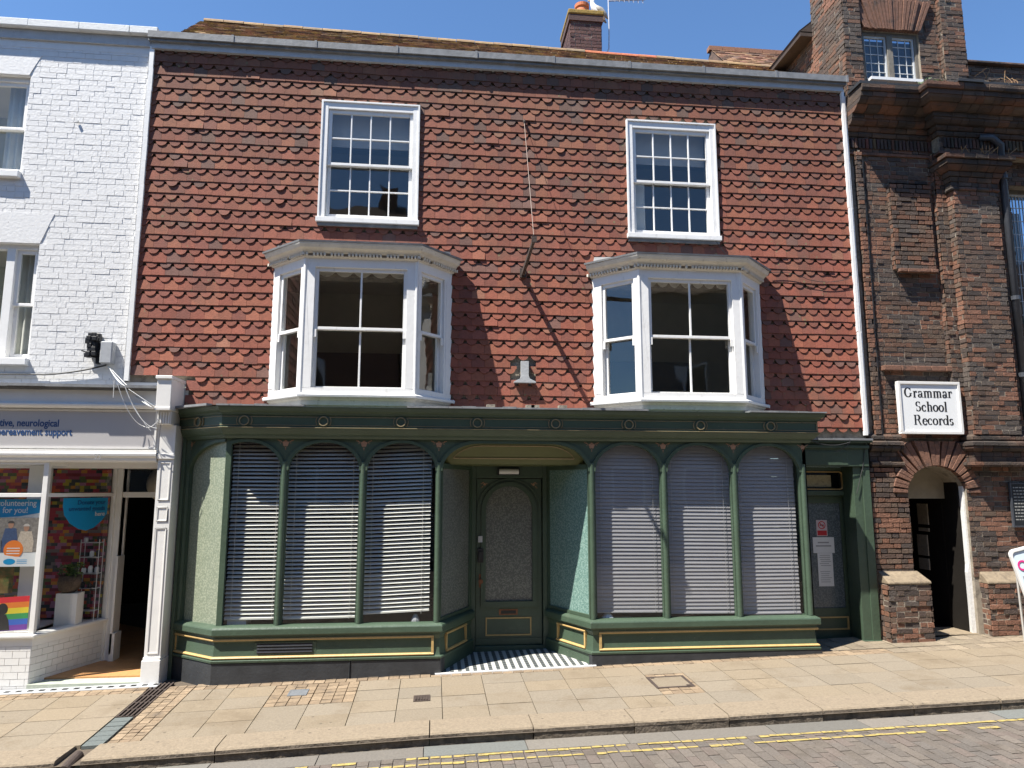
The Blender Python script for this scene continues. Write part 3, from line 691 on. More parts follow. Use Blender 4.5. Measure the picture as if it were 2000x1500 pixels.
# ---- bay windows
def bay(q,xw0,xw1,xf0,xf1,D=.5):
    path=[(xw0,0),(xf0,-D),(xf1,-D),(xw1,0)]
    root=MB()   # posts at the corners + bottom boarding
    root.sweep(path,[(-.02,3.165),(.0,3.165),(.0,3.25),(-.02,3.25)])
    b=root.build('bay_window',white,B); b['label']=('canted white bay window on the left with shabby dentilled cornice' if q==0 else 'canted white bay window on the right, side pane reflecting the sky')
    # underside + foot moulding
    m=MB(); m.sweep(path,[(-.30,2.99),(-.055,2.99),(-.045,3.03),(-.02,3.045),(-.018,3.10),(.004,3.115),(.006,3.135),(-.3,3.135)]); m.build('foot_moulding',cream,b)
    m=MB(); m.sweep([(xw0-.02,0),(xf0-.01,-D),(xf1+.01,-D),(xw1+.02,0)],[(-.06,3.136),(.035,3.136),(.04,3.165),(.02,3.178),(-.06,3.18)]); m.build('sill',white,b,bev=.004)
    m=MB()
    for i in range(3):
        (ax,ay),(bx,by)=path[i],path[i+1]; F=FR(ax,ay,bx-ax,by-ay); L=math.hypot(bx-ax,by-ay)
        pa,pb=((.15,.085),(.12,.12),(.085,.15))[i]
        for (u,v) in ((0,pa),(L-pb,L)): 
            m.fbox(F,u,v,3.25,4.76,-.12,0)
            if i!=1:
                uu=(u+.03,v-.03); m.fbox(F,uu[0],uu[1],3.28,4.70,0,.006)
        m.fbox(F,0,L,4.74,4.86,-.12,-.001)
        sash(b,F,pa,L-pb,3.20,4.745,-.03,2 if i==1 else 1,1,bar=.022,meet=3.985,stile=.04)
        h=MB()   # horns under the meeting rail
        for u in (pa+.02,L-pb-.02): h.fbox(F,u-.018,u+.018,3.87,3.965,-.03,-.012)
        h.split('sash_horn',white,b)
    # corner posts: round off the mitres
    for (x,y) in ((xf0,-D),(xf1,-D)): m.tube([(x,y+.012,3.18),(x,y+.012,4.86)],.022,10)
    m.split('corner_post',white,b,bev=.003)
    c=MB(); c.sweep(path,[(-.1,4.85),(.012,4.85),(.03,4.865),(.035,4.90),(.06,4.91),(.075,4.93),(.115,4.95),(.135,4.985),(.14,5.005),(-.1,5.005)])
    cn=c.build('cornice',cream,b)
    c=MB(); c.sweep(path,[(.0,4.862),(.031,4.869),(.037,4.898),(.0,4.905)]); c.build('painted_gap_shade',dentil_shade,cn)  # strip that paints the shade into the gaps between dentils
    d=MB()
    for i in range(3):
        (ax,ay),(bx,by)=path[i],path[i+1]; F=FR(ax,ay,bx-ax,by-ay); L=math.hypot(bx-ax,by-ay); n=int((L+.04)/.042)
        for j in range(n+1):
            u=-.02+(L+.04)*j/n
            if R.random()<.06: continue
            d.fbox(F,u-.012,u+.012,4.868,4.903,.028,.066)
    d.build('dentil_course',cream,b)
    t=MB(); P2=[(xw0-.14,0),(xf0-.06,-D-.14),(xf1+.06,-D-.14),(xw1+.14,0)]; zt=5.02
    rough=lambda:R.uniform(-.006,.006)
    t.sweep([(xw0-.02,0),(xf0,-D),(xf1,-D),(xw1+.02,0)],[(-.1,5.006),(.145,5.006),(.15,5.03),(-.1,5.045)])
    t.face([(xw0,0.02,5.16),(xf0+.1,-D+.1,5.045),(xf1-.1,-D+.1,5.045),(xw1,0.02,5.16)])
    t.face([(xw0-.02,0.0,5.04),(xf0+.1,-D+.1,5.045),(xw0,0.02,5.16)]); t.face([(xf1-.1,-D+.1,5.045),(xw1+.02,0,5.04),(xw1,.02,5.16)])
    t.build('lead_roof',lead,b)
    # floor + ceiling + scalloped pelmet inside
    s=MB(); s.face([(xw0,0.3,3.2),(xf0,-D+.02,3.2),(xf1,-D+.02,3.2),(xw1,.3,3.2)],mi=0); s.face([(xw0,0.3,4.83),(xf0,-D+.02,4.83),(xf1,-D+.02,4.83),(xw1,.3,4.83)],mi=0); s.build('bay_lining',ceilm,b)
    F=FR(xf0+.12,-D+.14); L=xf1-xf0-.24; pm=MB(); n=7 if q else 5; pts=[(0,4.80)]
    for i in range(n):
        for j in range(7):
            tt=j/6; u=(i+tt)*L/n; pts.append((u,4.715-.055*math.sin(math.pi*tt)+(0 if 0<j<6 else .012)))
    pts.append((L,4.80)); pm.prism(F,pts,-.012,0); pm.build('pelmet',cream,b)
bay(0,*BY[0]); bay(1,*BY[1])
# ---- shopfront: fascia
FP=[(-3.03,.0),(-2.42,-.47),(4.72,-.47),(4.72,.0)]
f=MB(); f.sweep(FP,[(-.04,2.64),(.02,2.64),(.035,2.66),(.04,2.675),(.06,2.685),(.075,2.70),(.105,2.735),(.115,2.75),(.12,2.765),(.10,2.772),(.10,2.905),(.12,2.912),(.125,2.93),(.16,2.955),(.175,2.985),(.18,3.0),(-.04,3.0)])
fo=f.build('shop_fascia',green,B)
g=MB()
for z in (2.790,2.888): g.sweep(FP,[(.098,z-.004),(.105,z-.003),(.105,z+.003),(.098,z+.004)])
g.sweep(FP,[(.116,2.757),(.124,2.759),(.124,2.764),(.116,2.766)])
g.box(4.80,4.812,-.58,-.568,2.79,2.89)
g.build('gold_lining',shadegold,fo)
FA=FR(-2.42,-.57)
for i,xr in enumerate([-2.74,-2.2,-1.3,-.40,.51,1.46,2.37,3.28,4.19]):
    if i==0:
        dx,dy=FP[1][0]-FP[0][0],FP[1][1]-FP[0][1]; F=FR(FP[0][0],FP[0][1],dx,dy); u=.39; wb=.098
    else: F=F0; u=xr; wb=.568
    r=MB()
    def ring(ri,ro,w0,w1,mi):
        n=28
        for a in range(n):
            t0,t1=2*math.pi*a/n,2*math.pi*(a+1)/n; zc=2.839
            p=lambda rr,t,w_: F(u+rr*math.cos(t),zc+rr*math.sin(t),w_)
            r.face([p(ri,t0,w1),p(ro,t0,w1),p(ro,t1,w1),p(ri,t1,w1)],mi=mi); r.face([p(ro,t0,w0),p(ro,t1,w0),p(ro,t1,w1),p(ro,t0,w1)],mi=mi); r.face([p(ri,t1,w0),p(ri,t0,w0),p(ri,t0,w1),p(ri,t1,w1)],mi=mi)
    ring(0.0001,.046,wb,wb+.014,1); ring(.046,.057,wb,wb+.03,0); ring(.057,.075,wb,wb+.012,1)
    for s in (-1,1):   # gold brackets either side of the ring
        for j in range(8):
            a0=(-.55+1.1*j/8)+(0 if s>0 else math.pi); a1=a0+1.1/8; zc=2.839
            p=lambda rr,t: (u+rr*math.cos(t),zc+rr*math.sin(t))
            pp=[p(.082,a0),p(.090,a0),p(.090,a1),p(.082,a1)]
            r.face([F(*x,wb+.016) for x in pp]); r.face([F(*pp[1],wb),F(*pp[2],wb),F(*pp[2],wb+.016),F(*pp[1],wb+.016)])
    r.build('roundel',[shadegold,green],fo)
m=MB(); 
def leadrun(a,b,n):
    for i in range(n):
        x0=a+(b-a)*i/n; x1=a+(b-a)*(i+1)/n; d=R.uniform(-.006,.006)
        m.box(x0,x1,-.665+d,-.02,3.004,3.018+R.uniform(0,.014))
leadrun(-2.5,-1.52,7); leadrun(-.33,2.6,18); leadrun(3.9,4.9,8)
m.face([(-3.12,-.02,3.012),(-2.55,-.64,3.012),(-2.5,-.64,3.012),(-2.5,-.02,3.012)]); m.sweep([(-3.1,-.02),(-2.5,-.48)],[(.12,3.003),(.195,3.003),(.195,3.03),(.12,3.03)])
m.split('lead_flashing',lead,fo)
m=MB(); m.box(-2.38,4.70,-.44,-.03,2.975,2.992); m.build('top_board',green,fo)
m=MB()
for x in (.62,1.10,1.16,1.5): m.box(x,x+.1,-.60,-.5,3.03,3.065)
m.split('mortar_lump',mortar,fo)
# ---- arched shop windows
ZS,RI,ZT=2.27,.33,2.66
def arcade(F,cells,wf,parent,ends,moulds,zbot=.52):
    """cells: (u0,u1,centre,halfwidth). mouldings drawn as a raised ring"""
    fr=MB()
    for (u0,u1,c,r) in cells:
        pts=sorted(arcpts(c,r,ZS,RI,u0,u1)); arch_plate(fr,F,pts,ZT,wf-.06,wf)
        po=sorted(arcpts(c,r+.045,ZS,RI+.035,max(u0-.045,c-r-.045) if u0<=c-r+.01 else u0,min(u1+.045,c+r+.045) if u1>=c+r-.01 else u1))
        arch_ring(fr,F,pts,po,wf,wf+.022)
    for (a,b) in moulds:
        fr.fbox(F,a,b,zbot,ZT,wf-.06,wf-.001)
        cc=(a+b)/2
        for q_ in range(8):
            t0,t1=math.pi*q_/8,math.pi*(q_+1)/8; r_=.032
            fr.face([F(cc-r_*math.cos(t0),zbot,wf+r_*math.sin(t0)),F(cc-r_*math.cos(t1),zbot,wf+r_*math.sin(t1)),F(cc-r_*math.cos(t1),ZS+.10,wf+r_*math.sin(t1)),F(cc-r_*math.cos(t0),ZS+.10,wf+r_*math.sin(t0))])
    return fr
def flower(F,u,w,parent,sc_=1.):
    m=MB()
    def disc(cx,cz,r,ww,n=7):
        m.face([F(cx+r*math.cos(2*math.pi*i/n),cz+r*math.sin(2*math.pi*i/n),ww) for i in range(n)])
    k=0
    z=2.585
    for i in range(5):
        t=math.pi/2+i*2*math.pi/5; disc(u+.022*sc_*math.cos(t),z+.022*sc_*math.sin(t),.018*sc_,w+.003+.0006*i)
    disc(u,z,.011*sc_,w+.008)
    for s in (-1,1):
        for (a,b,r) in ((.05,.02,.008),(.068,.03,.009),(.085,.038,.007),(.06,.002,.006)): disc(u+s*a*sc_,z+b*sc_,r*sc_,w+.003+.0004*k); k+=1
    disc(u,z-.052*sc_,.008*sc_,w+.003); disc(u,z-.07*sc_,.006*sc_,w+.003)
    m.build('painted_flower',flowerm,parent)
flowerm=mat('dusty_pink_gold',(.36,.2,.12),.6,.3,40)
FS=FR(0,-.45)
splayL=math.hypot(.61,.47)
def glz(F,u0,u1,w,parent,m=shopglass,z0=.50,z1=2.63):
    g=MB(); g.face([F(u0,z0,w),F(u1,z0,w),F(u1,z1,w),F(u0,z1,w)]); return g.build('window_pane',m,parent)
# left unit
FD=FR(-3.02,.02,.62,-.47); LD=math.hypot(.62,.47)
fr=arcade(FS,[(-2.36,-1.79,-2.19,.405),(-1.70,-.88,-1.29,.41),(-.79,.02,-.385,.405)],0,None,None,[(-1.79,-1.70),(-.88,-.79),(.02,.10)])
fr.fbox(FS,-2.42,-2.36,.52,ZT,-.06,-.001)
p2=arcade(FD,[(.12,LD-.03,LD-.03,LD-.15)],0,None,None,[(.02,.12)])
fr.v+=[]; base=len(fr.v)
for f_,c_,m_ in zip(p2.f,p2.c,p2.m): fr.face([p2.v[i] for i in f_],c_,m_)
fr.fbox(FD,LD-.035,LD-.001,.52,ZT,-.06,-.001); fr.fbox(FD,-.02,.02,.1,ZT,-.1,-.002)
W1=fr.build('shop_window',green,B); W1['label']='three-arched green shop window left of the porch, its end splayed back with patterned glass'
glz(FS,-2.38,.06,-.04,W1); glz(FD,.08,LD-.01,-.03,W1,obs_splay)
for u in (-1.745,-.835): flower(FS,u,.0,W1)
flower(FD,.10,.0,W1,.8)
# right unit
fr=arcade(FS,[(1.97,2.79,2.38,.41),(2.88,3.70,3.29,.41),(3.79,4.60,4.195,.405)],0,None,None,[(1.88,1.97),(2.79,2.88),(3.70,3.79),(4.60,4.70)])
fr.box(4.655,4.70,-.449,.2,.52,2.66); 
W2=fr.build('shop_window',green,B); W2['label']='three-arched green shop window right of the porch with nearly closed grey blinds'
glz(FS,1.9,4.65,-.04,W2)
for u in (2.835,3.745): flower(FS,u,.0,W2)
flower(FS,4.665,.0,W2,.8)
m=MB()   # display shelf linings
m.hexa([(-2.35,-.36,.44),(.02,-.36,.44),(.30,.7,.44),(-2.9,.7,.44),(-2.35,-.36,.49),(.02,-.36,.49),(.30,.7,.49),(-2.9,.7,.49)]); m.hexa([(1.96,-.36,.44),(4.62,-.36,.44),(4.62,.7,.44),(1.62,.7,.44),(1.96,-.36,.49),(4.62,-.36,.49),(4.62,.7,.49),(1.62,.7,.49)]); m.build('display_shelf',roomb,B)
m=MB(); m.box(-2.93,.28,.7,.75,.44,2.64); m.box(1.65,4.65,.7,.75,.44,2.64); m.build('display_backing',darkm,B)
# ---- stall risers
RP=[(0,.125),(.045,.125),(.048,.15),(.02,.16),(0.012,.20),(.0,.34),(0.02,.385),(.02,.41),(.05,.415),(.058,.425),(.058,.485),(.05,.50),(.02,.515),(-.02,.52)]
RP2=[(-.08,.125)]+RP[1:]+[(-.08,.52)]
def riser(path,lab,goldpaths):
    m=MB(); m.sweep(path,RP2); o=m.build('stall_riser',green,B,bev=.003); o['label']=lab
    g=MB()
    for gp in goldpaths:
        g.sweep(gp,[(.002,.352),(.030,.358),(.034,.368),(.030,.380),(.016,.384)]); g.sweep(gp,[(.012,.162),(.036,.166),(.040,.176),(.030,.188),(.010,.192)])
        for (x,y,x2,y2) in ((*gp[0],*gp[1]),(*gp[-1],*gp[-2])):
            dx,dy=x2-x,y2-y; l=math.hypot(dx,dy)
            F=FR(x,y,dx,dy) if (x,y)==gp[0] else FR(x,y,-dx,-dy)
            a=(0,.028) if (x,y)==gp[0] else (-.028,0)
            g.fbox(F,a[0],a[1],.192,.352,.0,.028)
    g.build('gold_moulding',gold,o)
    return o
LP=[(-3.03,.03),(-2.42,-.47),(.09,-.47),(.50,.40)]
o=riser(LP,'green panelled riser under the left shop window, with a vent slot',[[(-2.98,-.01),(-2.42,-.47),(.03,-.47)],[(.155,-.33),(.42,.23)]])
v=MB(); v.fbox(FR(0,-.47),-1.98,-1.30,.205,.335,-.01,.012,mi=1)
v.fbox(FR(0,-.47),-1.95,-1.34,.215,.325,.0121,.0135,mi=0)
for i in range(3): v.fbox(FR(0,-.47),-1.95,-1.34,.225+.034*i,.24+.034*i,.013,.026,mi=2)
v.build('vent_grille',[inkb,green,pipe],o)
p=MB(); p.sweep([(-3.03,.03),(-2.42,-.47),(-.915,-.47)],[(-.08,-.25),(.036,-.25),(.036,.123),(-.08,.123)]); p.sweep([(-.905,-.47),(.09,-.47),(.12,-.40)],[(-.08,-.25),(.036,-.25),(.036,.123),(-.08,.123)]); p.build('slate_plinth',slate,o,bev=.006)
RPth=[(1.52,.40),(1.91,-.47),(4.68,-.47),(4.68,.2)]
o=riser(RPth,'green panelled riser under the right shop window',[[(1.61,.20),(1.86,-.36)],[(1.98,-.47),(4.68,-.47),(4.68,-.3)]])
p=MB(); p.sweep([(1.90,-.45),(1.91,-.47),(4.70,-.47),(4.70,.2)],[(-.08,-.25),(.040,-.25),(.040,.123),(-.08,.123)]); p.build('slate_plinth',slate,o,bev=.006)
# ---- porch
po=MB()
for (F,L,sgn) in ((FR(.09,-.45,.42,.88),math.hypot(.42,.88),1),(FR(1.50,.43,.41,-.88),math.hypot(.41,.88),-1)):
    po.fbox(F,0,.05,.52,2.36,-.05,0.0); po.fbox(F,L-.07,L,.52,2.36,-.05,0.0); po.fbox(F,.05,L-.07,2.30,2.36,-.05,0.0); po.fbox(F,.05,L-.07,.52,.56,-.05,0.0)
    po.fbox(F,0,L,-.1,.13,-.05,.03)
PO=po.split('porch_side',green,B,bev=.003)
for k_,(F,L) in enumerate(((FR(.09,-.45,.42,.88),math.hypot(.42,.88)),(FR(1.50,.43,.41,-.88),math.hypot(.41,.88)))):
    glz(F,.04,L-.06,-.02,PO[min(k_,len(PO)-1)],obs_teal if L<0 or F(0,0,0)[0]>1 else obs_grey,.54,2.31)
# porch arch head
ph=MB(); pts=[]
n=10
for i in range(n+1):
    t=math.pi-(math.pi/2)*i/n; pts.append((.10+.45+.45*math.cos(t),ZS+RI*math.sin(t)))
for i in range(n+1):
    t=math.pi/2-(math.pi/2)*i/n; pts.append((1.88-.45+.45*math.cos(t),ZS+RI*math.sin(t)))
pts=[p for i,p in enumerate(pts) if i==0 or p[0]>pts[i-1][0]+1e-4]
arch_plate(ph,FS,pts,ZT,-.06,0)
ring=[(.99+(u-.99)*1.05,2.27+(z-2.27)*1.11) for u,z in pts]; arch_ring(ph,FS,pts,ring,0,.022)
PH=ph.build('porch_arch',green,B)
for u in (.055,1.93): flower(FS,u,.0,PH)
pc=MB(); pc.face([(.12,-.38,2.60),(1.86,-.38,2.60),(1.86,-.22,2.36),(.12,-.22,2.36)][::-1]); pc.box(.05,1.95,-.22,.45,2.355,2.40); pc.box(.05,1.95,-.40,-.36,2.60,2.64)
pc.build('porch_soffit',olive,PH)
gm=MB(); gl=[(u*.9+.099,(z-2.27)*.82+2.30) for u,z in pts]
yy=lambda z:-.385+(2.60-z)/.24*.16-.004
for a,b in zip(gl,gl[1:]):
    if min(a[1],b[1])<2.42: continue
    gm.face([(a[0],yy(a[1])-.004,a[1]),(b[0],yy(b[1])-.004,b[1]),(b[0],yy(b[1]+.012)-.004,b[1]+.012),(a[0],yy(a[1]+.012)-.004,a[1]+.012)])
gm.face([(.24,yy(2.42)-.004,2.42),(1.74,yy(2.42)-.004,2.42),(1.74,yy(2.435)-.004,2.435),(.24,yy(2.435)-.004,2.435)])
gm.build('gold_lining',shadegold,PH)
pf=MB(); P=[(.09,-.50),(1.91,-.50),(1.52,.46),(.50,.46)]; zf=lambda x:.026*x-.042
pf.face([(x,y,zf(x)+.03*max(0,y)) for x,y in P]); pf.face([(.05,-.53,zf(0)-.2),(1.93,-.53,zf(1.9)-.2),(1.91,-.50,zf(1.9)),(.09,-.50,zf(.09))])
pf.build('porch_floor',porchtile,B)
pf=MB(); pf.hexa([(.05,-.535,-.2),(1.93,-.535,-.2),(1.93,-.50,-.2),(.05,-.5,-.2),(.05,-.535,zf(.05)+.004),(1.93,-.535,zf(1.93)+.004),(1.93,-.50,zf(1.93)+.004),(.05,-.5,zf(.05)+.004)]); pf.build('porch_edging',white,B)
# main door
FDR=FR(0,.45)
d=MB()
d.fbox(FDR,.40,.56,-.1,2.36,-.1,0.02); d.fbox(FDR,1.45,1.60,-.1,2.36,-.1,0.02); d.fbox(FDR,.56,1.45,2.20,2.36,-.1,.018); d.fbox(FDR,.56,1.45,-.1,.055,-.1,.03)
DF=d.build('door_frame',green,B,bev=.004)
d=MB(); F=FDR
slab_holes(d,F,.57,1.44,.06,2.19,-.09,-.045,[(.695,1.315,.60,2.13)])
pts=sorted(arcpts(1.005,.31,1.78,.31,.695,1.315)); arch_plate(d,F,pts,2.131,-.09,-.0455)
arch_ring(d,F,pts,sorted(arcpts(1.005,.37,1.78,.37,.635,1.375)),-.045,-.02); arch_ring(d,F,sorted(arcpts(1.005,.40,1.78,.40,.605,1.405)),sorted(arcpts(1.005,.425,1.78,.415,.58,1.43)),-.045,-.03)
for u in (.635,1.315): d.fbox(F,u,u+.06,.60,1.78,-.045,-.021)
d.fbox(F,.635,1.375,.53,.60,-.045,-.018); d.fbox(F,.57,1.44,.06,.14,-.045,-.03)
D=d.build('shop_door',green,B,bev=.003); D['label']='green front door with arched patterned glass, deep in the porch'
g=MB(); g.face([F(.68,.59,-.07),(F(1.33,.59,-.07)),F(1.33,2.12,-.07),F(.68,2.12,-.07)]); g.build('door_glass',obs_grey,D)
g=MB()
for (a,b,c,d2) in ((.70,1.30,.17,.187),(.70,1.30,.383,.40),(.70,.717,.187,.383),(1.283,1.30,.187,.383)): g.fbox(F,a,b,c,d2,-.045,-.03)
g.build('gold_panel_moulding',gold,D)
g=MB(); g.fbox(F,.875,1.12,.43,.50,-.045,-.033); g.fbox(F,.90,1.095,.445,.485,-.0329,-.028,mi=1); g.build('letterbox',[brass,inkb],D)
g=MB(); g.fbox(F,.595,.65,1.36,1.44,-.045,-.02); k=g.build('keypad',silver,D)
g=MB(); g.fbox(F,.59,.665,1.10,1.28,-.045,-.01); g.fbox(F,.605,.65,1.13,1.24,-.01,.015); g.build('lock_case',black,D)
g=MB(); c=F(.63,.86,0); g.tube([F(.63,.86,-.045),F(.63,.86,-.01),F(.63,.86,.01)],[.015,.012,.03],12); g.fbox(F,.61,.65,.78,.95,-.045,-.04); g.build('door_knob',brass,D)
g=MB()
def dot(u,v,r,w): g.face([F(u+r*math.cos(2*math.pi*i/8),v+r*math.sin(2*math.pi*i/8),w) for i in range(8)])
for s in (-1,1):
    for j,(a,b,r) in enumerate(((.33,.335,.018),(.30,.345,.008),(.355,.355,.008),(.375,.345,.006),(.36,.305,.008),(.375,.29,.006),(.345,.36,.006))): dot(1.005+s*a,1.78+b,r,-.0435+.0004*j)
g.build('painted_flower',flowerm,D)
g=MB(); g.fbox(FDR,.84,1.14,2.24,2.33,.02,.06); g.tube([FDR(.86,2.285,.065),FDR(1.12,2.285,.065)],.035,12,mi=1); g.build('porch_lamp',[black,white],B)
# ---- side door bay on the right
hd=MB(); hd.box(4.74,5.80,-.06,.24,2.36,2.70); hd.box(4.74,5.80,-.09,.0,2.60,2.64); hd.box(4.72,5.83,-.13,.2,2.675,2.70); hd.box(4.76,5.5,-.068,-.06,2.375,2.56)
HD=hd.build('side_lintel',green,B,bev=.004)
l=MB()
for i in range(9): l.box(4.82+.112*i,4.82+.112*(i+1),-.15+R.uniform(-.006,.006),.0,2.703,2.722+R.uniform(0,.012))
l.build('lead_flashing',lead,HD)
pl=MB(); pl.box(5.58,5.78,-.03,.24,-.02,2.355); pl.box(5.70,5.81,-.045,.2,-.02,2.35); pl.box(5.575,5.82,-.06,.2,-.02,.12)
pl.build('side_pilaster',green,B,bev=.004)
pl=MB(); pl.box(-3.02,-2.93,-.04,.2,-.2,2.98); pl.box(-3.04,-3.0,-.06,.1,-.2,2.99); o=pl.build('side_pilaster',green,B,bev=.004); o['label']='narrow green pilaster against the white shop'
FSD=FR(0,.24)
d=MB(); slab_holes(d,FSD,4.70,5.72,.0,2.36,-.12,0,[(4.96,5.60,2.04,2.31),(4.90,5.64,.05,1.97)])
d.fbox(FSD,4.7,5.62,1.975,2.035,.0,.03); d.fbox(FSD,4.7,5.62,-.1,.05,-.1,.04)
SDF=d.build('side_door_frame',green,B,bev=.003)
d=MB(); F=FSD; slab_holes(d,F,4.905,5.635,.055,1.965,-.09,-.05,[(4.975,5.555,.48,1.87)])
SDR=d.build('side_door',green,B,bev=.003); SDR['label']='narrow dark green side door with patterned glass and notices'
g=MB(); g.face([F(4.96,.47,-.07),F(5.57,.47,-.07),F(5.57,1.88,-.07),F(4.96,1.88,-.07)]); g.build('door_glass',obs_side,SDR)
g=MB()
for (a,b,c,d2) in ((4.98,5.57,.2,.218),(4.98,5.57,.352,.37),(4.98,4.998,.218,.352),(5.552,5.57,.218,.352)): g.fbox(F,a,b,c,d2,-.05,-.03)
g.build('gold_panel_moulding',gold,SDR)
g=MB(); g.face([F(4.92,2.02,-.05),F(5.63,2.02,-.05),F(5.63,2.33,-.05),F(4.92,2.33,-.05)]); g.build('fanlight_pane',glassmat('dark_glass',(.3,.3,.3),2),SDF)
g=MB()
pr=[]; 
def rr(u0,u1,v0,v1,r): 
    out=[]
    for (cx,cy,a0) in ((u1-r,v0+r,-90),(u1-r,v1-r,0),(u0+r,v1-r,90),(u0+r,v0+r,180)):
        for i in range(5):
            t=math.radians(a0+90*i/4); out.append((cx+r*math.cos(t),cy+r*math.sin(t)))
    return out
A_=rr(4.95,5.59,2.05,2.30,.05); B_=rr(4.965,5.575,2.065,2.285,.04)
for i in range(len(A_)):
    j=(i+1)%len(A_); g.face([F(*B_[i],.006),F(*A_[i],.006),F(*A_[j],.006),F(*B_[j],.006)])
    g.face([F(*A_[i],-.05),F(*A_[j],-.05),F(*A_[j],.006),F(*A_[i],.006)])
g.build('gold_rim',gold,SDF)
# the number card in the fanlight, notices on the door
def thingbox(name,label,cat,F,u0,u1,v0,v1,w0,w1,m,group=None):
    b=MB(); b.fbox(F,u0,u1,v0,v1,w0,w1); return b.build(name,m,None,(label,cat,group))
o=thingbox('fanlight_card','aged cream card lying behind the fanlight of the narrow side door','notice',F,4.99,5.44,2.09,2.25,-.045,-.04,mat('aged_card',(.36,.33,.22),.8,.2,30,dirt=(.22,.2,.14),dscale=14,dthr=.5))
o=thingbox('smoking_notice','small no smoking sticker with red foot on the side door glass','notice',F,5.205,5.36,1.425,1.64,-.0695,-.0675,mat('pinkish_sticker',(.55,.45,.46),.5,.03,5))
g=MB(); g.fbox(F,5.215,5.35,1.435,1.50,-.0675,-.0665); g.build('red_foot',redp,o)
g=MB()
for i in range(20):
    t0,t1=2*math.pi*i/20,2*math.pi*(i+1)/20; p=lambda r,t:F(5.283+r*math.cos(t),1.572+r*math.sin(t),-.0668)
    g.face([p(.042,t0),p(.054,t0),p(.054,t1),p(.042,t1)])
g.prism(F,[(5.249,1.600),(5.257,1.608),(5.317,1.544),(5.309,1.536)][::-1],-.0675,-.0662); g.build('ban_ring',redp,o)
g=MB(); g.fbox(F,5.253,5.313,1.565,1.579,-.0674,-.0665); g.build('cigarette',inkb,o)
o=thingbox('paper_notice','landscape white paper notice above the long one on the side door','notice',F,5.14,5.445,1.20,1.41,-.0665,-.0645,paper)
text('notice_lettering','PRIVATE',.05,F,5.085,1.41,-.064,greyink,o,'CENTER') if False else None
g=MB()
for (a,b,v) in ((5.21,5.37,1.33),(5.18,5.40,1.285)): g.fbox(F,a,b,v,v+.018,-.0645,-.0640)
g.build('printed_line',greyink,o)
o=thingbox('long_paper_notice','long portrait paper notice hanging lowest on the side door glass','notice',F,5.195,5.41,.76,1.198,-.0668,-.0655,paper)
g=MB()
for i in range(14):
    if i in (6,7): continue
    v=1.165-i*.027; a=5.22+R.uniform(0,.02); b=5.385-R.uniform(0,.04); g.fbox(F,a,b,v,v+.008,-.0655,-.0650)
g.build('printed_line',greyink,o)
# ---- venetian blinds (hang inside, so things of their own)
def blind(u0,u1,z0,z1,tilt,label,lean=0.,yb=-.335):
    blindm=blindg if tilt>.6 else globals()['blindm']
    s=MB(); pitch=.0455; z=z0+.03; i=0; hw=.025
    while z<z1:
        tl=tilt+R.uniform(-.05,.05); n=3; dzz=lean*(u1-u0)
        bend=[R.uniform(-.004,.004),R.gauss(0,.0015),R.uniform(-.004,.004),R.gauss(0,.0015)+(.008 if R.random()<.03 else 0)]; prev=None
        for k in range(n+1):
            q=-1+2*k/n; yy=yb+q*hw*math.cos(tl); zz=z+q*hw*math.sin(tl)+.003*(1-q*q)
            cur=[(u0+bend[0],yy,zz+bend[1]),(u1+bend[2],yy,zz+dzz+bend[3])]
            if prev: s.face([prev[0],prev[1],cur[1],cur[0]])
            prev=cur
        z+=pitch
    o=s.build('venetian_blind',blindm,None,(label,'blind','venetian blinds in the shop windows'))
    c=MB()
    for t in (.12,.88) : 
        u=u0+(u1-u0)*t; c.tube([(u,yb-hw-.003,z0),(u,yb-hw-.003,z1)],.0022,5)
    c.build('ladder_cord',blindm,o)
    c=MB(); c.hexa([(u0,yb-.022,z0),(u1,yb-.022,z0+lean*(u1-u0)),(u1,yb+.022,z0+lean*(u1-u0)),(u0,yb+.022,z0),(u0,yb-.022,z0+.014),(u1,yb-.022,z0+.014+lean*(u1-u0)),(u1,yb+.022,z0+.014+lean*(u1-u0)),(u0,yb+.022,z0+.014)]); c.build('bottom_rail',blindm,o)
    return o
TO,TC=math.radians(33),math.radians(72)
blind(-2.36,-1.76,.565,2.62,TO,'open white venetian blind nearest the splayed pane at the far left')
blind(-1.73,-.85,.56,2.62,TO,'open white venetian blind in the middle arch of the left shop window',.01)
blind(-.82,-.03,.60,2.62,TO,'open white venetian blind beside the porch, its foot slanting upward',.04)
blind(1.95,2.82,.575,2.62,TC,'nearly closed grey venetian blind just right of the porch with a gap beneath',-.01)
blind(2.85,3.73,.55,2.62,TC,'nearly closed grey venetian blind in the middle arch of the right shop window',-.01)
blind(3.76,4.58,.525,2.62,TC,'nearly closed grey venetian blind nearest the side door')
# white rag on the sill
m=MB(); m.lathe((2.13,-.30,.49),[(.09,0),(.07,.03),(.035,.07),(.015,.09)],9); m.box(2.1,2.45,-.36,-.2,.492,.505); m.build('crumpled_paper',paper,None,('crumpled white paper on the sill under the blind right of the porch','paper'))
m=MB(); m.lathe((-.19,-.30,.49),[(.06,0),(.05,.04),(.02,.1)],9); m.build('small_ornament',greyp,None,('small pale cone on the sill under the blind left of the porch','ornament'))
m=MB(); m.box(-2.33,-2.12,-.34,-.1,.492,.57); m.build('small_box',paper,None,('small pale box on the sill behind the splayed corner of the left shop window','box'))
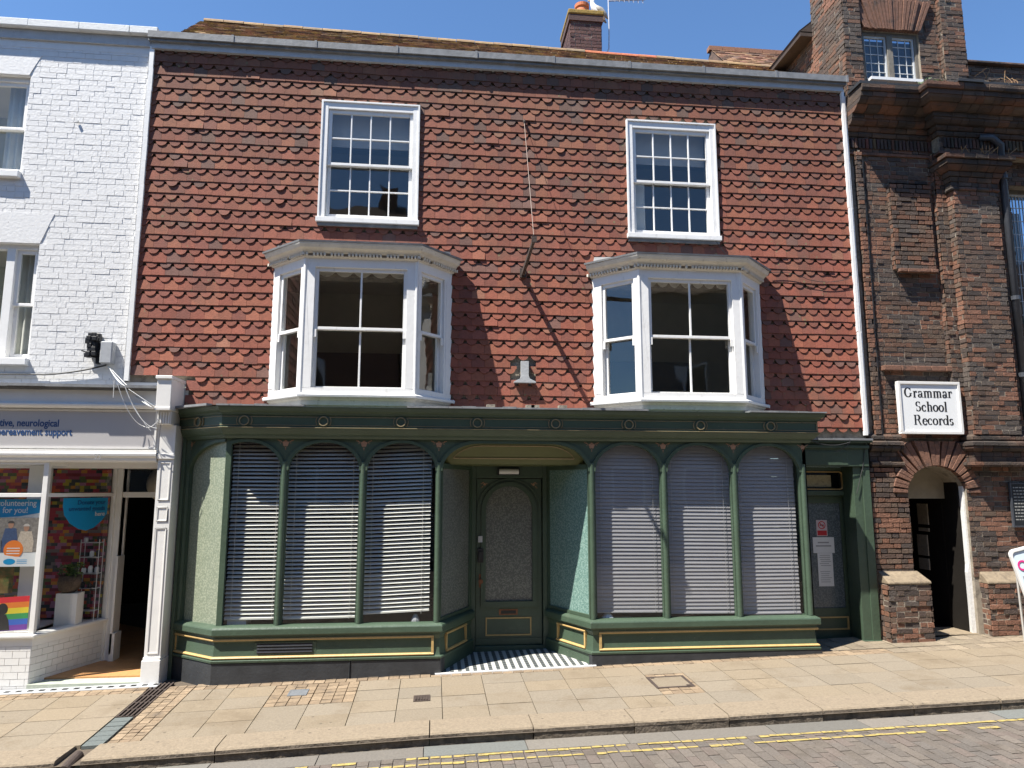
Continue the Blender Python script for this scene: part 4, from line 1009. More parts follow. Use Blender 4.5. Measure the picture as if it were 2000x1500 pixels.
# ---- things fixed on the tiles
br=empty('sign_bracket',(1.13,-.02,4.9),'rusty iron sign arm sticking out between the bay windows, held by a wire','bracket')
m=MB(); m.hexa([(1.07,-1.43,4.835),(1.10,-1.43,4.835),(1.15,-.01,4.85),(1.11,-.01,4.85),(1.07,-1.43,4.875),(1.10,-1.43,4.875),(1.15,-.01,4.91),(1.11,-.01,4.91)]); m.build('arm',iron,br)
m=MB(); m.tube([(1.085,-1.41,4.89),(1.15,-.03,7.03)],.0035,6); m.build('stay_wire',mat('dull_wire',(.30,.24,.2),.7,.1,9),br)
m=MB(); m.lathe((1.085,-1.40,4.87),[(.012,0),(.018,.02),(.008,.03),(.014,.05)],8); m.box(1.055,1.115,-1.445,-1.43,4.82,4.89); m.build('end_fitting',iron,br)
m=MB(); m.box(1.09,1.17,-.045,-.0,4.83,4.95); m.build('wall_plate',iron,br)
m=MB(); m.lathe((1.15,-.04,7.0),[(.012,0),(.02,.03),(.012,.06)],8); m.build('eye_bolt',iron,br)
m=MB(); m.box(1.10,1.20,-.065,-.01,3.46,3.70); m.prism(FR(1.15,-.01),[(-.14,3.415),(.14,3.415),(.14,3.43),(.06,3.47),(.05,3.50),(-.05,3.50),(-.06,3.47),(-.14,3.43)],0,.075)
m.build('lead_vent',mat('pale_lead',(.40,.41,.41),.6,.15,14,.2,30,dirt=(.28,.28,.28),dscale=14,dthr=.6),None,('small grey T-shaped lead fitting low on the tiles between the bays','vent'))
def cable(name,label,runs,m,r=.006,parent=None):
    c=MB()
    for pts in runs: c.tube(pts,r,6)
    return c.build(name,m,parent,(label,'cable') if parent is None else None)
def sagp(a,b,s,n=12,jx=0):
    a=Vector(a);b=Vector(b); return [tuple(a.lerp(b,i/n)-Vector((0,0,s*4*(i/n)*(1-i/n)))) for i in range(n+1)]
cable('tile_cable','thin brown cable looping across the tiles from the right bay cornice to the right edge',[sagp((4.55,-.045,5.0),(5.1,-.045,4.93),-.05),sagp((5.1,-.045,4.93),(5.75,-.045,4.98),.05),sagp((3.8,-.045,5.43),(4.1,-.045,5.12),.04)],cable_b,.004)
cable('door_cable','pale thin cable drooping under the green ledge above the side door and down its post',[sagp((4.95,-.15,2.69),(5.5,-.15,2.68),.05),sagp((5.5,-.15,2.68),(5.3,-.12,2.55),.02),sagp((5.76,-.07,2.68),(5.70,-.06,2.3),-.0),sagp((5.70,-.055,2.32),(5.60,-.055,2.0),.0)],cable_b,.005)
# aerial and gull
ae=empty('tv_aerial',(3.05,3.3,9.6),'thin television aerial mast beside the chimney','aerial')
m=MB(); m.tube([(3.0,2.9,9.72),(3.02,2.88,9.98),(3.10,2.86,10.15),(3.11,2.86,10.5),(3.10,2.86,11.6)],.013,8); m.build('mast',silver,ae)
m=MB(); m.tube([(3.1,2.86,11.12),(3.8,2.80,11.16)],.012,6)
for i in range(7): m.tube([(3.22+.09*i,2.75,11.13+.005*i),(3.22+.09*i,2.88,11.13+.005*i)],.006,5); m.tube([(3.22+.09*i,2.81,11.08),(3.22+.09*i,2.81,11.18)],.005,5)
m.build('antenna',silver,ae)
m=MB(); m.box(2.93,3.0,2.85,2.95,9.66,9.74); m.tube([(3.0,2.9,9.7),(2.94,3.0,9.9)],.012,6); m.build('mast_bracket',black,ae)
gu=empty('seagull',(2.95,3.05,10.8),'white seagull with grey wings standing on the chimney top beside the orange pot','bird')
def blob(mb,pts,rs,n=12,flat=1.):
    rings=[]
    for i,p in enumerate(pts):
        p=Vector(p); a=Vector(pts[max(0,i-1)]); b=Vector(pts[min(len(pts)-1,i+1)]); d=(b-a).normalized(); x=d.cross(Vector((0,1,0))).normalized(); y=d.cross(x)
        rings.append([p+x*math.cos(t)*rs[i]+y*math.sin(t)*rs[i]*flat for t in [2*math.pi*k/n for k in range(n)]])
    for i in range(len(pts)-1):
        for k in range(n): mb.face([rings[i][k],rings[i+1][k],rings[i+1][(k+1)%n],rings[i][(k+1)%n]])
    mb.face(rings[0]); mb.face(rings[-1][::-1])
m=MB(); blob(m,[(3.07,3.03,10.86),(3.03,3.04,10.92),(2.96,3.05,11.0),(2.89,3.05,11.08),(2.855,3.05,11.14),(2.84,3.05,11.20),(2.84,3.05,11.25),(2.835,3.05,11.28)],[.02,.06,.085,.08,.05,.04,.042,.018],14,.9); g1=m.build('body',feather_w,gu,smooth=True)
for s in (-1,1):
    m=MB(); blob(m,[(3.12,3.05+s*.06,10.84),(3.06,3.05+s*.075,10.93),(2.98,3.05+s*.08,11.02),(2.91,3.05+s*.07,11.08)],[.012,.045,.055,.03],10,.45); m.build('wing',feather_g,gu,smooth=True)
m=MB(); m.tube([(2.80,3.05,11.24),(2.745,3.05,11.225)],[.014,.004],8); m.build('beak',beak,gu)
m=MB(); 
for s in (-1,1): m.tube([(2.95,3.05+s*.03,10.80),(2.955,3.05+s*.03,10.95)],.007,6); m.box(2.92,2.97,3.04+s*.03,3.06+s*.03,10.80,10.808)
m.build('legs',beak,gu)
# ================================================================ WHITE BRICK BUILDING
Wb=empty('white_brick_building',(-6,.2,0),'white painted brick building at the left edge above a white charity shopfront','building')
WH=[(-6.5,-5.24,6.0,7.31),(-6.2,-4.93,3.62,5.07)]
mb=MB(); slab_holes(mb,F0,-9.,-3.80,3.0,7.9,-.24,-.008,WH,mi=1)
lint=[(-6.9,-4.92,5.07,5.47),(-7.,-5.13,7.31,7.61)]
WP=[(.75,.75,.77)]
bricks(mb,F0,-9.,-3.82,3.30,7.80,-.007,[*WH,(-7,-5.22,7.31,7.61),(-7,-4.86,5.07,5.47)],ch=.074,bl=.225,out=.0035,jit=.0022,gap=.0065,mort=False,pal=WP)
mb.box(-9,-3.795,.0,.3,7.70,7.83,mi=1)
mb.build('brick_wall',[wbrick,wbrick],Wb,bev=0)
m=MB()
for (a,b,c,d,e) in ((-7.,-5.26,-5.13,7.315,7.60),(-6.7,-4.93,-4.79,5.075,5.465)): m.prism(F0,[(a,d),(b,d),(c,e),(a,e)],-.02,.0015)
m.split('rendered_lintel',wbrick,Wb)
m=MB(); m.box(-9,-3.70,-.03,.3,7.80,7.93); c=m.build('parapet_band',zinc,Wb)
m=MB(); x=-9.
while x<-3.8:
    b=min(x+.62,-3.69); d=R.uniform(-.005,.005); m.box(x+.002,b-.002,-.11+d,.34,7.932+d,8.03+d); x=b
m.build('coping',mat('white_stone_coping',(.66,.67,.66),.7,.1,12,.3,40,dirt=(.35,.34,.3),dscale=12,dthr=.6),Wb,bev=.006)
def wwin(u0,u1,v0,v1,lab,mull=None):
    m=MB(); F=FR(0,.07)
    m.fbox(F,u0,u0+.07,v0,v1,-.1,0); m.fbox(F,u1-.045,u1,v0,v1,-.1,0); m.fbox(F,u0+.07,u1-.045,v1-.06,v1,-.1,0); 
    if mull: m.fbox(F,mull-.05,mull+.05,v0,v1-.06,-.08,.01)
    o=m.build('sash_window',white,Wb,bev=.003); o['label']=lab
    g=MB(); g.fbox(FR(0,0),u0-.06,u1+.01,v0-.09,v0-.005,-.1,.07); g.build('sill',white,o,bev=.006)
    sash(o,F,(mull+.05) if mull else u0+.07,u1-.045,v0,v1-.06,-.03,1,1,meet=(v0+v1)/2-.03)
    g=MB(); n=26; pts=[]
    for s,(a,b) in enumerate(((u0+.1,u0+.45),(u1-.38,u1-.06))):
        for i in range(n):
            f0,f1=i/n,(i+1)/n; p=lambda f:F(a+(b-a)*f,0,-.2-.02*math.sin(f*22))
            P0,P1=p(f0),p(f1); g.face([(P0[0],P0[1],v0),(P1[0],P1[1],v0),(P1[0],P1[1],v1),(P0[0],P0[1],v1)])
    g.build('curtain',curt,o,smooth=True)
    g=MB(); g.box(u0-.3,u1+.3,1.4,1.5,v0-.3,v1+.3); g.box(u0-.3,u1+.3,.26,1.5,v1+.1,v1+.15,mi=1); g.build('room',[roomm,ceilm],o)
wwin(-6.5,-5.24,6.0,7.31,'upper window at the top left edge reflecting blue sky')
wwin(-6.2,-4.93,3.62,5.07,'lower window at the left edge with pale curtains',-5.28)
# its shopfront
m=MB(); SPt=[(-9,-.0),(-3.24,-.0)]
m.box(-9,-3.24,-.28,.1,2.47,3.02); m.box(-9,-3.24,-.33,-.0,3.02,3.20); m.box(-9,-3.04,.02,.14,2.3,3.35)
m.sweep([(-9,-.28),(-3.25,-.28)],[(-.2,2.36),(.0,2.36),(.015,2.38),(.02,2.41),(.045,2.43),(.05,2.46),(.03,2.475),(.03,2.50),(-.2,2.50)])
m.sweep([(-9,-.33),(-3.24,-.33)],[(-.2,2.985),(.012,2.985),(.03,3.01),(.035,3.03),(.01,3.045),(.005,3.055),(-.2,3.06)])
SF=m.build('shop_fascia',shopwhite,Wb,bev=.003)
m=MB()
for i in range(14):
    x=-9+.41*i; m.box(x,x+.408,-.43+R.uniform(-.01,.01),-.0,3.225+R.uniform(-.006,.006),3.25+R.uniform(0,.012))
m.box(-9,-3.25,-.36,-.0,3.202,3.225); m.build('lead_flashing',lead,SF)
m=MB()
Fs=FR(0,-.28); m.fbox(Fs,-9,-3.29,2.53,2.965,0,.004); sb=m.build('sign_board',signg,SF)
m=MB(); m.fbox(Fs,-9,-3.27,2.515,2.535,.0,.02); m.fbox(Fs,-9,-3.27,2.955,2.972,0,.02); m.fbox(Fs,-3.29,-3.27,2.535,2.955,0,.02); m.build('board_edge',shopwhite,sb)
text('lettering','tive, neurological',.118,Fs,-4.365,2.77,.006,inkblue,sb,'RIGHT',bold=.002,sx=.80)
text('lettering','bereavement support',.118,Fs,-4.215,2.668,.006,inkblue,sb,'RIGHT',bold=.002,sx=.80)
text('house_number','22',.085,FR(0,-.325),-3.93,2.39,.01,greyink,SF)
m=MB(); m.box(-3.245,-3.08,-.45,.0,2.985,3.36); m.box(-3.26,-3.07,-.47,.0,3.33,3.37); m.box(-3.255,-3.075,-.46,0,2.96,3.0); m.box(-3.24,-3.085,-.38,0,2.80,2.96)
for i in range(5): m.box(-3.235+.03*i,-3.218+.03*i,-.395,-.38,2.81,2.95)
m.build('console',shopwhite,Wb,bev=.006)
m=MB(); x0,x1=-3.235,-3.055
m.box(x0,x1,-.28,.0,.14,2.80); m.box(x0-.012,x1+.012,-.315,.02,-.2,.13); m.box(x0-.004,x1+.004,-.30,.02,.13,.16)
for (a,b) in ((.20,1.60),(1.68,1.84),(1.92,2.36)):
    m.box(x0+.03,x0+.042,-.288,-.28,a,b); m.box(x1-.042,x1-.03,-.288,-.28,a,b); m.box(x0+.03,x1-.03,-.288,-.28,a,a+.012); m.box(x0+.03,x1-.03,-.288,-.28,b-.012,b)
m.box(x0-.01,x1+.01,-.30,-.28,2.40,2.46)
m.build('pilaster',shopwhite,Wb,bev=.004)
# display window
A0=(-4.46,-.27); A1=(-4.10,.80)
FR1=FR(*A0,A1[0]-A0[0],A1[1]-A0[1]); L1=math.hypot(A1[0]-A0[0],A1[1]-A0[1]); Fw=FR(0,-.25)
m=MB(); m.fbox(Fw,-4.50,-4.445,.43,2.36,-.05,.01); m.fbox(Fw,-9,-4.5,1.955,2.0,-.05,.01); m.fbox(Fw,-9,-4.5,2.33,2.36,-.05,.01); m.fbox(Fw,-6.0,-5.95,.43,2.36,-.05,.01)
m.fbox(FR1,.03,L1,1.955,2.0,-.05,.0); m.fbox(FR1,0.03,L1,2.32,2.37,-.05,.0); m.fbox(FR1,L1-.06,L1+.02,-.1,2.37,-.06,.02)
m.box(-4.13,-4.02,.76,.86,-.1,2.4); m.box(-4.05,-4.02,.74,.9,-.1,2.4); m.box(-4.02,-3.05,.76,.84,1.94,2.01); m.box(-9,-3.05,.7,.9,2.31,2.5); m.box(-4.02,-3.99,.7,.9,.0,1.2); m.box(-4.02,-3.96,.7,.9,-.1,.25); m.box(-4.02,-4.0,.86,.9,-.1,2.3)
m.box(-9,-3.1,-.25,.8,2.37,2.42)
DW=m.build('display_window',shopwhite,Wb,bev=.003)
g=MB(); g.face([Fw(-9,.43,-.03),Fw(-4.48,.43,-.03),Fw(-4.48,2.35,-.03),Fw(-9,2.35,-.03)]); g.face([FR1(.02,.43,-.03),FR1(L1,.43,-.03),FR1(L1,2.35,-.03),FR1(.02,2.35,-.03)]); g.face([(-4.02,.8,2.0),(-3.05,.8,2.0),(-3.05,.8,2.31),(-4.02,.8,2.31)]); g.split('window_pane',shopglass,DW)
m=MB(); m.sweep([(-9,-.25),(-4.455,-.25),(A1[0],A1[1])],[(-.1,.30),(.0,.30),(.0,.385),(.03,.39),(.04,.405),(.04,.425),(.0,.435),(-.1,.435)]); m.sweep([(-9,-.25),(-4.455,-.25),(A1[0],A1[1])],[(-.1,-.25),(-.012,-.25),(-.012,.30),(-.1,.30)],mi=1)
sr=m.build('stall_riser',[shopwhite,mortar],Wb,bev=.002)
m=MB()
for (F,L,uu) in ((FR(-9,-.25),4.54,0),(FR1,L1,0.02)):
    v=-.2; k=0
    while v<.29:
        u=uu-(.0 if k%2 else .075)
        while u<L:
            a=max(u,uu)+.002; b=min(u+.15,L)-.002; u+=.15
            if b-a>.01: m.fbox(F,a,b,v+.002,min(v+.073,.298),-.01,.0+R.uniform(-.001,.001)+(.002 if F is not FR1 else -.003))
        v+=.075; k+=1
m.build('glazed_tiles',tinyt,sr)
m=MB(); m.box(-9,-4.5,-.2,.9,.36,.42); m.face([(-4.6,-.2,.42),(-4.48,-.2,.42),(-4.15,.8,.42),(-4.6,.8,.42)]); m.build('display_shelf',shopwhite,DW)
# room: floor, dark back
m=MB(); m.box(-9,-3.03,.86,6,-.12,-.085,mi=0); m.box(-4.45,-3.05,-.05,.86,-.14,-.0869,mi=0); m.build('wood_floor',wood,Wb)
m=MB(); m.box(-4.46,-3.05,-.275,-.05,-.25,pz(-4,-.3)+.035); m.build('door_threshold',greengrey,Wb)
m=MB(); m.box(-9,-3.0,5.2,5.3,-.1,2.7); m.box(-3.06,-3.0,.25,5.2,-.12,2.7); m.box(-9,-3,.95,5.3,2.42,2.5); m.box(-9.1,-9,0,5,-.1,2.6); m.build('shop_room',darkm,Wb)
# items in the window
m=MB()
cols=[(.42,.08,.03),(.30,.03,.05),(.16,.02,.03),(.05,.055,.055),(.30,.12,.20),(.16,.13,.12),(.45,.19,.03),(.35,.28,.03),(.02,.025,.03),(.25,.05,.09),(.08,.1,.03)]
F=FR(0,.74)
v=.45
while v<2.32:
    u=-5.8-R.random()*.05
    while u<-4.18:
        ln=R.choice((.055,.075,.075,.11)); b=min(u+ln,-4.16); m.fbox(F,u,b-.001,v,v+.0395,0,.01+R.uniform(0,.004),tuple(.95*q for q in R.choice(cols))); u+=ln
    v+=.04
m.fbox(F,-5.85,-4.16,.44,2.33,-.03,-.001,(.02,.02,.02)); m.build('patchwork_backdrop',tintm,None,('screen of many small coloured blocks at the back of the charity shop window','backdrop'))
o=thingbox('display_pillar','tall white display pillar behind the volunteer poster','pillar',FR(0,-.0),-4.79,-4.60,.42,2.32,-.16,0,shopwhite)
Fp=FR(0,-.19)
po_=empty('volunteer_poster',(-4.85,-.19,1.5),'volunteering poster with a group photo and blue header, in the charity shop window','poster')
def part(name,F,u0,u1,v0,v1,w0,w1,m,parent):
    b=MB(); b.fbox(F,u0,u1,v0,v1,w0,w1); return b.build(name,m,parent)
part('sheet',Fp,-5.25,-4.50,1.17,1.93,0,.003,paper,po_)
m=MB(); m.prism(Fp,[(-5.25,1.76),(-5.0,1.72),(-4.75,1.735),(-4.50,1.78),(-4.50,1.93),(-5.25,1.93)],.003,.005); m.build('header',poster_blue,po_)
part('photo',Fp,-5.25,-4.505,1.33,1.72,.003,.0042,mat('photo_grey',(.20,.18,.16),.5,.5,30),po_)
text('header_lettering','volunteering',.095,Fp,-4.575,1.855,.006,paper,po_,'RIGHT',bold=.001,sx=.9); text('header_lettering','for you!',.095,Fp,-4.66,1.775,.006,paper,po_,'RIGHT',bold=.001,sx=.9)
skin=mat('printed_skin',(.36,.2,.13),.5,.1,9)
for (x,h,c1) in ((-5.0,1.60,(.16,.16,.16)),(-4.83,1.655,(.05,.08,.16)),(-4.66,1.62,(.50,.42,.33))):
    g=MB(); g.prism(Fp,[(x-.085,1.33),(x+.085,1.33),(x+.09,1.45),(x+.06,h-.055),(x-.06,h-.055),(x-.09,1.45)],.0043,.0052); g.build('printed_figure',mat('printed_cloth',c1,.5,.3,60),po_)
    g=MB(); g.face([Fp(x+.03*math.cos(t),h-.015+.042*math.sin(t),.0056) for t in [2*math.pi*i/14 for i in range(14)]]); hd_=g.build('printed_face',skin,po_)
    g=MB(); g.face([Fp(x+.036*math.cos(t),h+.002+.03*math.sin(t),.0060) for t in [math.pi*i/10 for i in range(11)]]); g.build('printed_hair',mat('printed_hair',(.05,.04,.035) if x<-4.7 else (.5,.45,.4),.6,.1,9),po_)
g=MB(); g.face([Fp(-4.78+.105*math.cos(t),1.36+.105*math.sin(t),.0066) for t in [2*math.pi*i/24 for i in range(24)]]); g.build('orange_disc',orangep,po_)
g=MB()
for i in range(3): g.fbox(Fp,-4.85,-4.71,1.37-.03*i,1.38-.03*i,.0066,.0072)
g.build('printed_line',paper,po_)
g=MB(); g.prism(Fp,[(-5.25,1.17),(-4.5,1.17),(-4.5,1.27),(-4.75,1.28),(-5.0,1.32),(-5.25,1.34)],.0073,.008); g.build('footer',paper,po_)
g=MB(); g.face([Fp(-4.81+.065*math.cos(t),1.225+.034*math.sin(t),.0086) for t in [2*math.pi*i/20 for i in range(20)]]); g.build('blue_oval_logo',poster_blue,po_)
g=MB()
for i in range(3): g.fbox(Fp,-4.73,-4.62,1.24-.018*i,1.247-.018*i,.008,.0084)
g.build('printed_line',poster_blue,po_)
rp=empty('rainbow_poster',(-4.95,-.19,.62),'rainbow striped poster with a dark silhouette, at the foot of the charity window','poster')
m=MB(); 
for i in range(6):
    a=.80-.062*i; m.prism(Fp,[(-5.35,a-.062+.0),(-4.555,a-.062+.045),(-4.555,a+.045),(-5.35,a)],0,.003,mi=i)
m.build('striped_sheet',rain,rp)
g=MB(); g.face([Fp(-4.83+.055*math.cos(t),.70+.065*math.sin(t),.0045) for t in [2*math.pi*i/16 for i in range(16)]]); g.prism(Fp,[(-5.0,.46),(-4.74,.47),(-4.76,.58),(-4.79,.64),(-4.86,.64),(-4.93,.60)],.003,.005); g.build('printed_silhouette',inkb,rp)
m=MB(); m.fbox(FR(0,.0),-5.4,-4.86,.85,1.15,-.02,0); m.build('window_picture',mat('brown_green_print',(.2,.13,.04),.6,.7,9,dirt=(.04,.12,.03),dscale=7,dthr=.5),None,('small brown and green picture standing between the two posters at the left edge','picture'))
# blue drop-shaped sticker on the return pane
bs=empty('blue_sticker',(-4.3,.3,1.8),'blue drop-shaped notice stuck on the angled pane of the charity shop','sticker')
Fk=FR1
m=MB(); P=[(.30,1.94),(.30,1.84),(.33,1.74),(.42,1.64),(.56,1.565),(.68,1.54),(.80,1.57),(.92,1.65),(1.0,1.74),(1.0,1.94)]
m.prism(Fk,P,-.028,-.024); m.build('sticker_sheet',poster_blue,bs)
for i,(s,z,mm) in enumerate((('Donate your',1.86,poster_ink),('unwanted goods',1.785,poster_ink),('here',1.715,paper))): text('sticker_lettering',s,.075,Fk,.96,z,-.022,mm,bs,'RIGHT',bold=.001,sx=1.15)
# planter, cube, rack
thingbox('white_cube','white ribbed cube carrying the wicker planter in the charity shop window','cube',FR(0,.28),-4.50,-4.255,.425,.80,-.18,0,shopwhite)
pl=empty('planter',(-4.40,.33,.80),'wicker pot with a leafy green plant on the white cube','plant')
wick=mat('wicker',(.12,.085,.06),.9,.5,60,1.,90)
m=MB(); m.lathe((-4.40,.37,.80),[(.065,0),(.11,.04),(.13,.12),(.115,.2),(.10,.2)],18); m.build('pot',wick,pl,smooth=True)
m=MB()
for i in range(190):
    t=R.uniform(0,6.28); r=R.uniform(.0,.15); c=Vector((-4.40+r*math.cos(t),.37+r*math.sin(t),1.0+R.uniform(0,.14))); a=Vector((R.gauss(0,1),R.gauss(0,1),R.gauss(0,.6))).normalized()*.035; b=Vector((R.gauss(0,1),R.gauss(0,1),R.gauss(0,1))).normalized()*.012
    m.face([c-a,c+b,c+a,c-b])
m.build('foliage',leafm,pl)
rk=empty('display_rack',(-4.25,.62,.43),'thin metal rack of small jars before the coloured blocks','rack')
m=MB()
for x in (-4.39,-4.17):
    for y in (.56,.68): m.tube([(x,y,.43),(x,y,1.42)],.005,5)
for z in (.55,.82,1.0,1.2,1.38): 
    m.box(-4.39,-4.17,.56,.68,z-.004,z+.004)
m.build('frame',silver,rk)
for z in (.824,1.004,1.204,1.384):
    for i in range(3):
        if R.random()<.8:
            m=MB(); x=-4.35+.075*i+R.uniform(-.01,.01); h=R.uniform(.05,.09); m.lathe((x,.61,z),[(.022,0),(.026,.01),(.026,h*.8),(.018,h),(.001,h)],10); m.build('jar',R.choice([silver,paper,black]),rk)
# doorway contents
m=MB(); m.lathe((-3.72,1.45,1.86),[(.001,-.0)]+[(.26*math.sin(math.pi*i/12),.26-.26*math.cos(math.pi*i/12)) for i in range(1,12)]+[(.001,.52)],24); m.build('paper_lantern',lampm,None,('large round cream paper shade hanging in the charity shop doorway','lampshade'),smooth=True)
cr=empty('clothes_rail',(-3.7,2.2,0),'dark clothes rail with pale garments deep inside the charity shop doorway','clothes rail')
m=MB(); m.tube([(-4.1,2.2,-.08),(-4.1,2.2,1.5),(-3.2,2.2,1.5),(-3.2,2.2,-.08)],.012,6); m.build('rail',iron,cr)
for i in range(7):
    x=-4.05+.13*i; m=MB(); P=[(x-.01,1.95,1.0-.3*R.random()),(x+.01,2.42,.8),(x+.01,2.36,1.35),(x,2.2,1.44),(x-.01,2.0,1.35)]
    for s in (0,.04): m.face([(p[0]+s,p[1],p[2]) for p in P])
    for a,b in zip(P,P[1:]+P[:1]): m.face([a,b,(b[0]+.04,b[1],b[2]),(a[0]+.04,a[1],a[2])])
    m.build('garment',clothw if i in (1,2) else darkm,cr)
# boxes and cables on the white wall
thingbox('junction_box','grey metal junction box on the white brick wall beside the tiles','box',F0,-4.06,-3.92,3.56,3.83,0.0,.12,greyp).modifiers.new('b','BEVEL').width=.01
m=MB(); 
for i in range(60):
    c=Vector((-4.16+R.uniform(-.055,.055),-.07+R.uniform(-.06,.04),3.78+R.uniform(-.13,.14))); r=.026; m.box(c.x-r,c.x+r,c.y-r,c.y+r,c.z-r,c.z+r)
m.box(-4.22,-4.10,-.10,0,3.66,3.91); m.box(-4.13,-4.09,-.06,-.0,3.56,3.68); m.tube([(-4.30,-.06,3.72),(-4.2,-.06,3.69)],.01,6)
m.build('black_splice_box',mat('lumpy_black_plastic',(.012,.012,.013),.45,.2,20),None,('lumpy black plastic cable closure left of the grey junction box','box'),bev=.006)
cable('black_wall_cable','dark cable running along the white wall from the left edge up to the junction box',[sagp((-6,-.03,3.38),(-4.7,-.03,3.42),-.01)+sagp((-4.7,-.03,3.42),(-4.0,-.04,3.55),.02)],cable_b,.011)
wc=cable('white_cable_bundle','bundle of loose white cables drooping from the junction box to the white console',[sagp((-3.99,-.05,3.55),(-3.27,-.46,2.98),.02),sagp((-4.0,-.05,3.55),(-3.3,-.46,3.0),.05),sagp((-3.98,-.05,3.55),(-3.6,-.46,3.24),.04)+sagp((-3.6,-.46,3.24),(-3.3,-.38,2.72),.05),sagp((-3.6,-.46,3.24),(-3.22,-.42,2.75),.12),sagp((-3.68,-.46,3.26),(-3.4,-.36,2.78),.10)+sagp((-3.4,-.36,2.78),(-3.2,-.42,2.86),.05),sagp((-3.55,-.47,3.2),(-3.25,-.47,3.0),.0),sagp((-3.72,-.46,3.3),(-3.72,-.45,3.1),.0)],cable_w,.0045)
for i,(z,x) in enumerate(((2.40,-4.0),)): pass
m=MB(); m.tube([(-4.62,-.01,5.85+.86),(-4.62,-.03,6.71)],.02,8); m.build('wall_anchor',cable_w,None,('small round fixing on the white brick wall','fixing'))
def moulded(path,bands,name,m,parent,seg=(.10,.24),jit=.005,dark=1.):
    '''a cornice laid of separate moulded bricks, band over band; bands = closed [(out,z)] profiles'''
    p=MB()
    for pr in bands:
        for i in range(len(path)-1):
            (ax,ay),(bx,by)=path[i],path[i+1]; L=math.hypot(bx-ax,by-ay); dx,dy=(bx-ax)/L,(by-ay)/L
            cs=.09 if 0<i else 0.; ce=.09 if i<len(path)-2 else 0.; cs=min(cs,L*.45); ce=min(ce,L*.45)
            u=cs
            while u<L-ce-.01:
                b=min(u+R.uniform(*seg),L-ce); 
                if L-ce-b<.04: b=L-ce
                o=R.uniform(-jit,jit); z=R.uniform(-jit*.5,jit*.5); q=[(a+(o if a>-.04 else 0),c+z) for a,c in pr]
                cc=R.choice(BR); k=R.uniform(.7,1.15)*dark
                p.sweep([(ax+dx*(u+.003),ay+dy*(u+.003)),(ax+dx*(b-.003),ay+dy*(b-.003))],q,tuple(v*k for v in cc)); u=b
            if i<len(path)-2:
                cx,cy=path[i+2]; l2=math.hypot(cx-bx,cy-by); e2=min(.09,l2*.45)
                cc=R.choice(BR); k=R.uniform(.7,1.1)*dark; o=R.uniform(-.002,.002)
                p.sweep([(bx-dx*(ce-.003),by-dy*(ce-.003)),(bx,by),(bx+(cx-bx)/l2*(e2-.003),by+(cy-by)/l2*(e2-.003))],[(a+(o if a>-.04 else 0),c) for a,c in pr],tuple(v*k for v in cc))
    return p.build(name,m,parent,bev=.004)
# ================================================================ BRICK SCHOOL BUILDING
S=empty('old_brick_school',(8,.5,0),'old dark brick school building with moulded cornice, small tower and arched doorway at the right','building')
RED=.05
m=MB(); W_=.05   # general wall plane y=.05
DOOR=(6.36,7.22,-.3,2.36); RWIN=(8.36,9.4,3.1,6.50)
F=FR(0,.05)
slab_holes(m,F,5.84,10.2,-.3,7.6,-.5,-.012,[DOOR,RWIN],mi=1)
# main wall above the string course, and recess by the tiles
bricks(m,FR(0,.14),5.84,6.10,2.75,6.9,0,red=.03)
bricks(m,F,6.12,7.30,2.42,6.9,0,holes=[(6.44,7.04,5.13,6.42),(6.15,7.3,3.68,3.76),(6.32,7.12,2.40,2.74)],red=.08)
bricks(m,FR(0,-.02),6.44,7.04,5.14,6.42,0,red=.12); m.box(6.44,7.04,-.02,.05,5.135,6.42,mi=1)
for (sx) in (6.44,7.04): bricks(m,FR(sx,.05,0,-1) if sx<6.5 else FR(sx,-.02,0,1),0,.07,5.14,6.42,.0,mort=False)
bricks(m,F,7.98,8.36,2.75,6.9,0); bricks(m,F,9.4,10.2,2.75,6.9,0); bricks(m,F,8.36,9.4,6.5,6.9,0)
bricks(m,F,8.36,9.4,2.75,3.1,0)
bricks(m,FR(0,.0),5.84,6.36,.95,2.36,0,red=.12); bricks(m,FR(5.84,.3,0,-1),0,.3,-.1,2.36,0,mort=False)
bricks(m,FR(6.36,.0,0,1),0,.42,.9,2.1,0); 
bricks(m,FR(0,.0),7.22,10.2,.9,2.40,0,holes=[(7.22,7.32,2.05,2.5)],red=.15)
m.box(5.845,6.36,.0,.05,-.2,2.36,mi=1); m.box(7.225,10.2,.002,.05,-.2,2.40,mi=1)
m.build('brick_wall',[brickm,mortar],S)
# thin lit strip and main pilaster
def pier(name,x0,x1,y0,yb,z0,z1,red=.08,lab=None,par=S):
    p=MB(); bricks(p,FR(0,y0),x0,x1,z0,z1,0,red=red); bricks(p,FR(x0,yb,0,-1),0,yb-y0,z0,z1,0,red=red); bricks(p,FR(x1,y0,0,1),0,yb-y0,z0,z1,0,red=red)
    p.box(x0+.003,x1-.003,y0+.004,yb,z0,z1,mi=1)
    return p.build(name,[brickm,mortar],par)
pier('pilaster',5.97,6.05,.0,.14,2.8,6.9); pier('pilaster',7.30,7.98,-.16,.05,2.8,6.86,red=.14); pier('pilaster',7.14,7.29,-.03,.05,2.8,6.9)
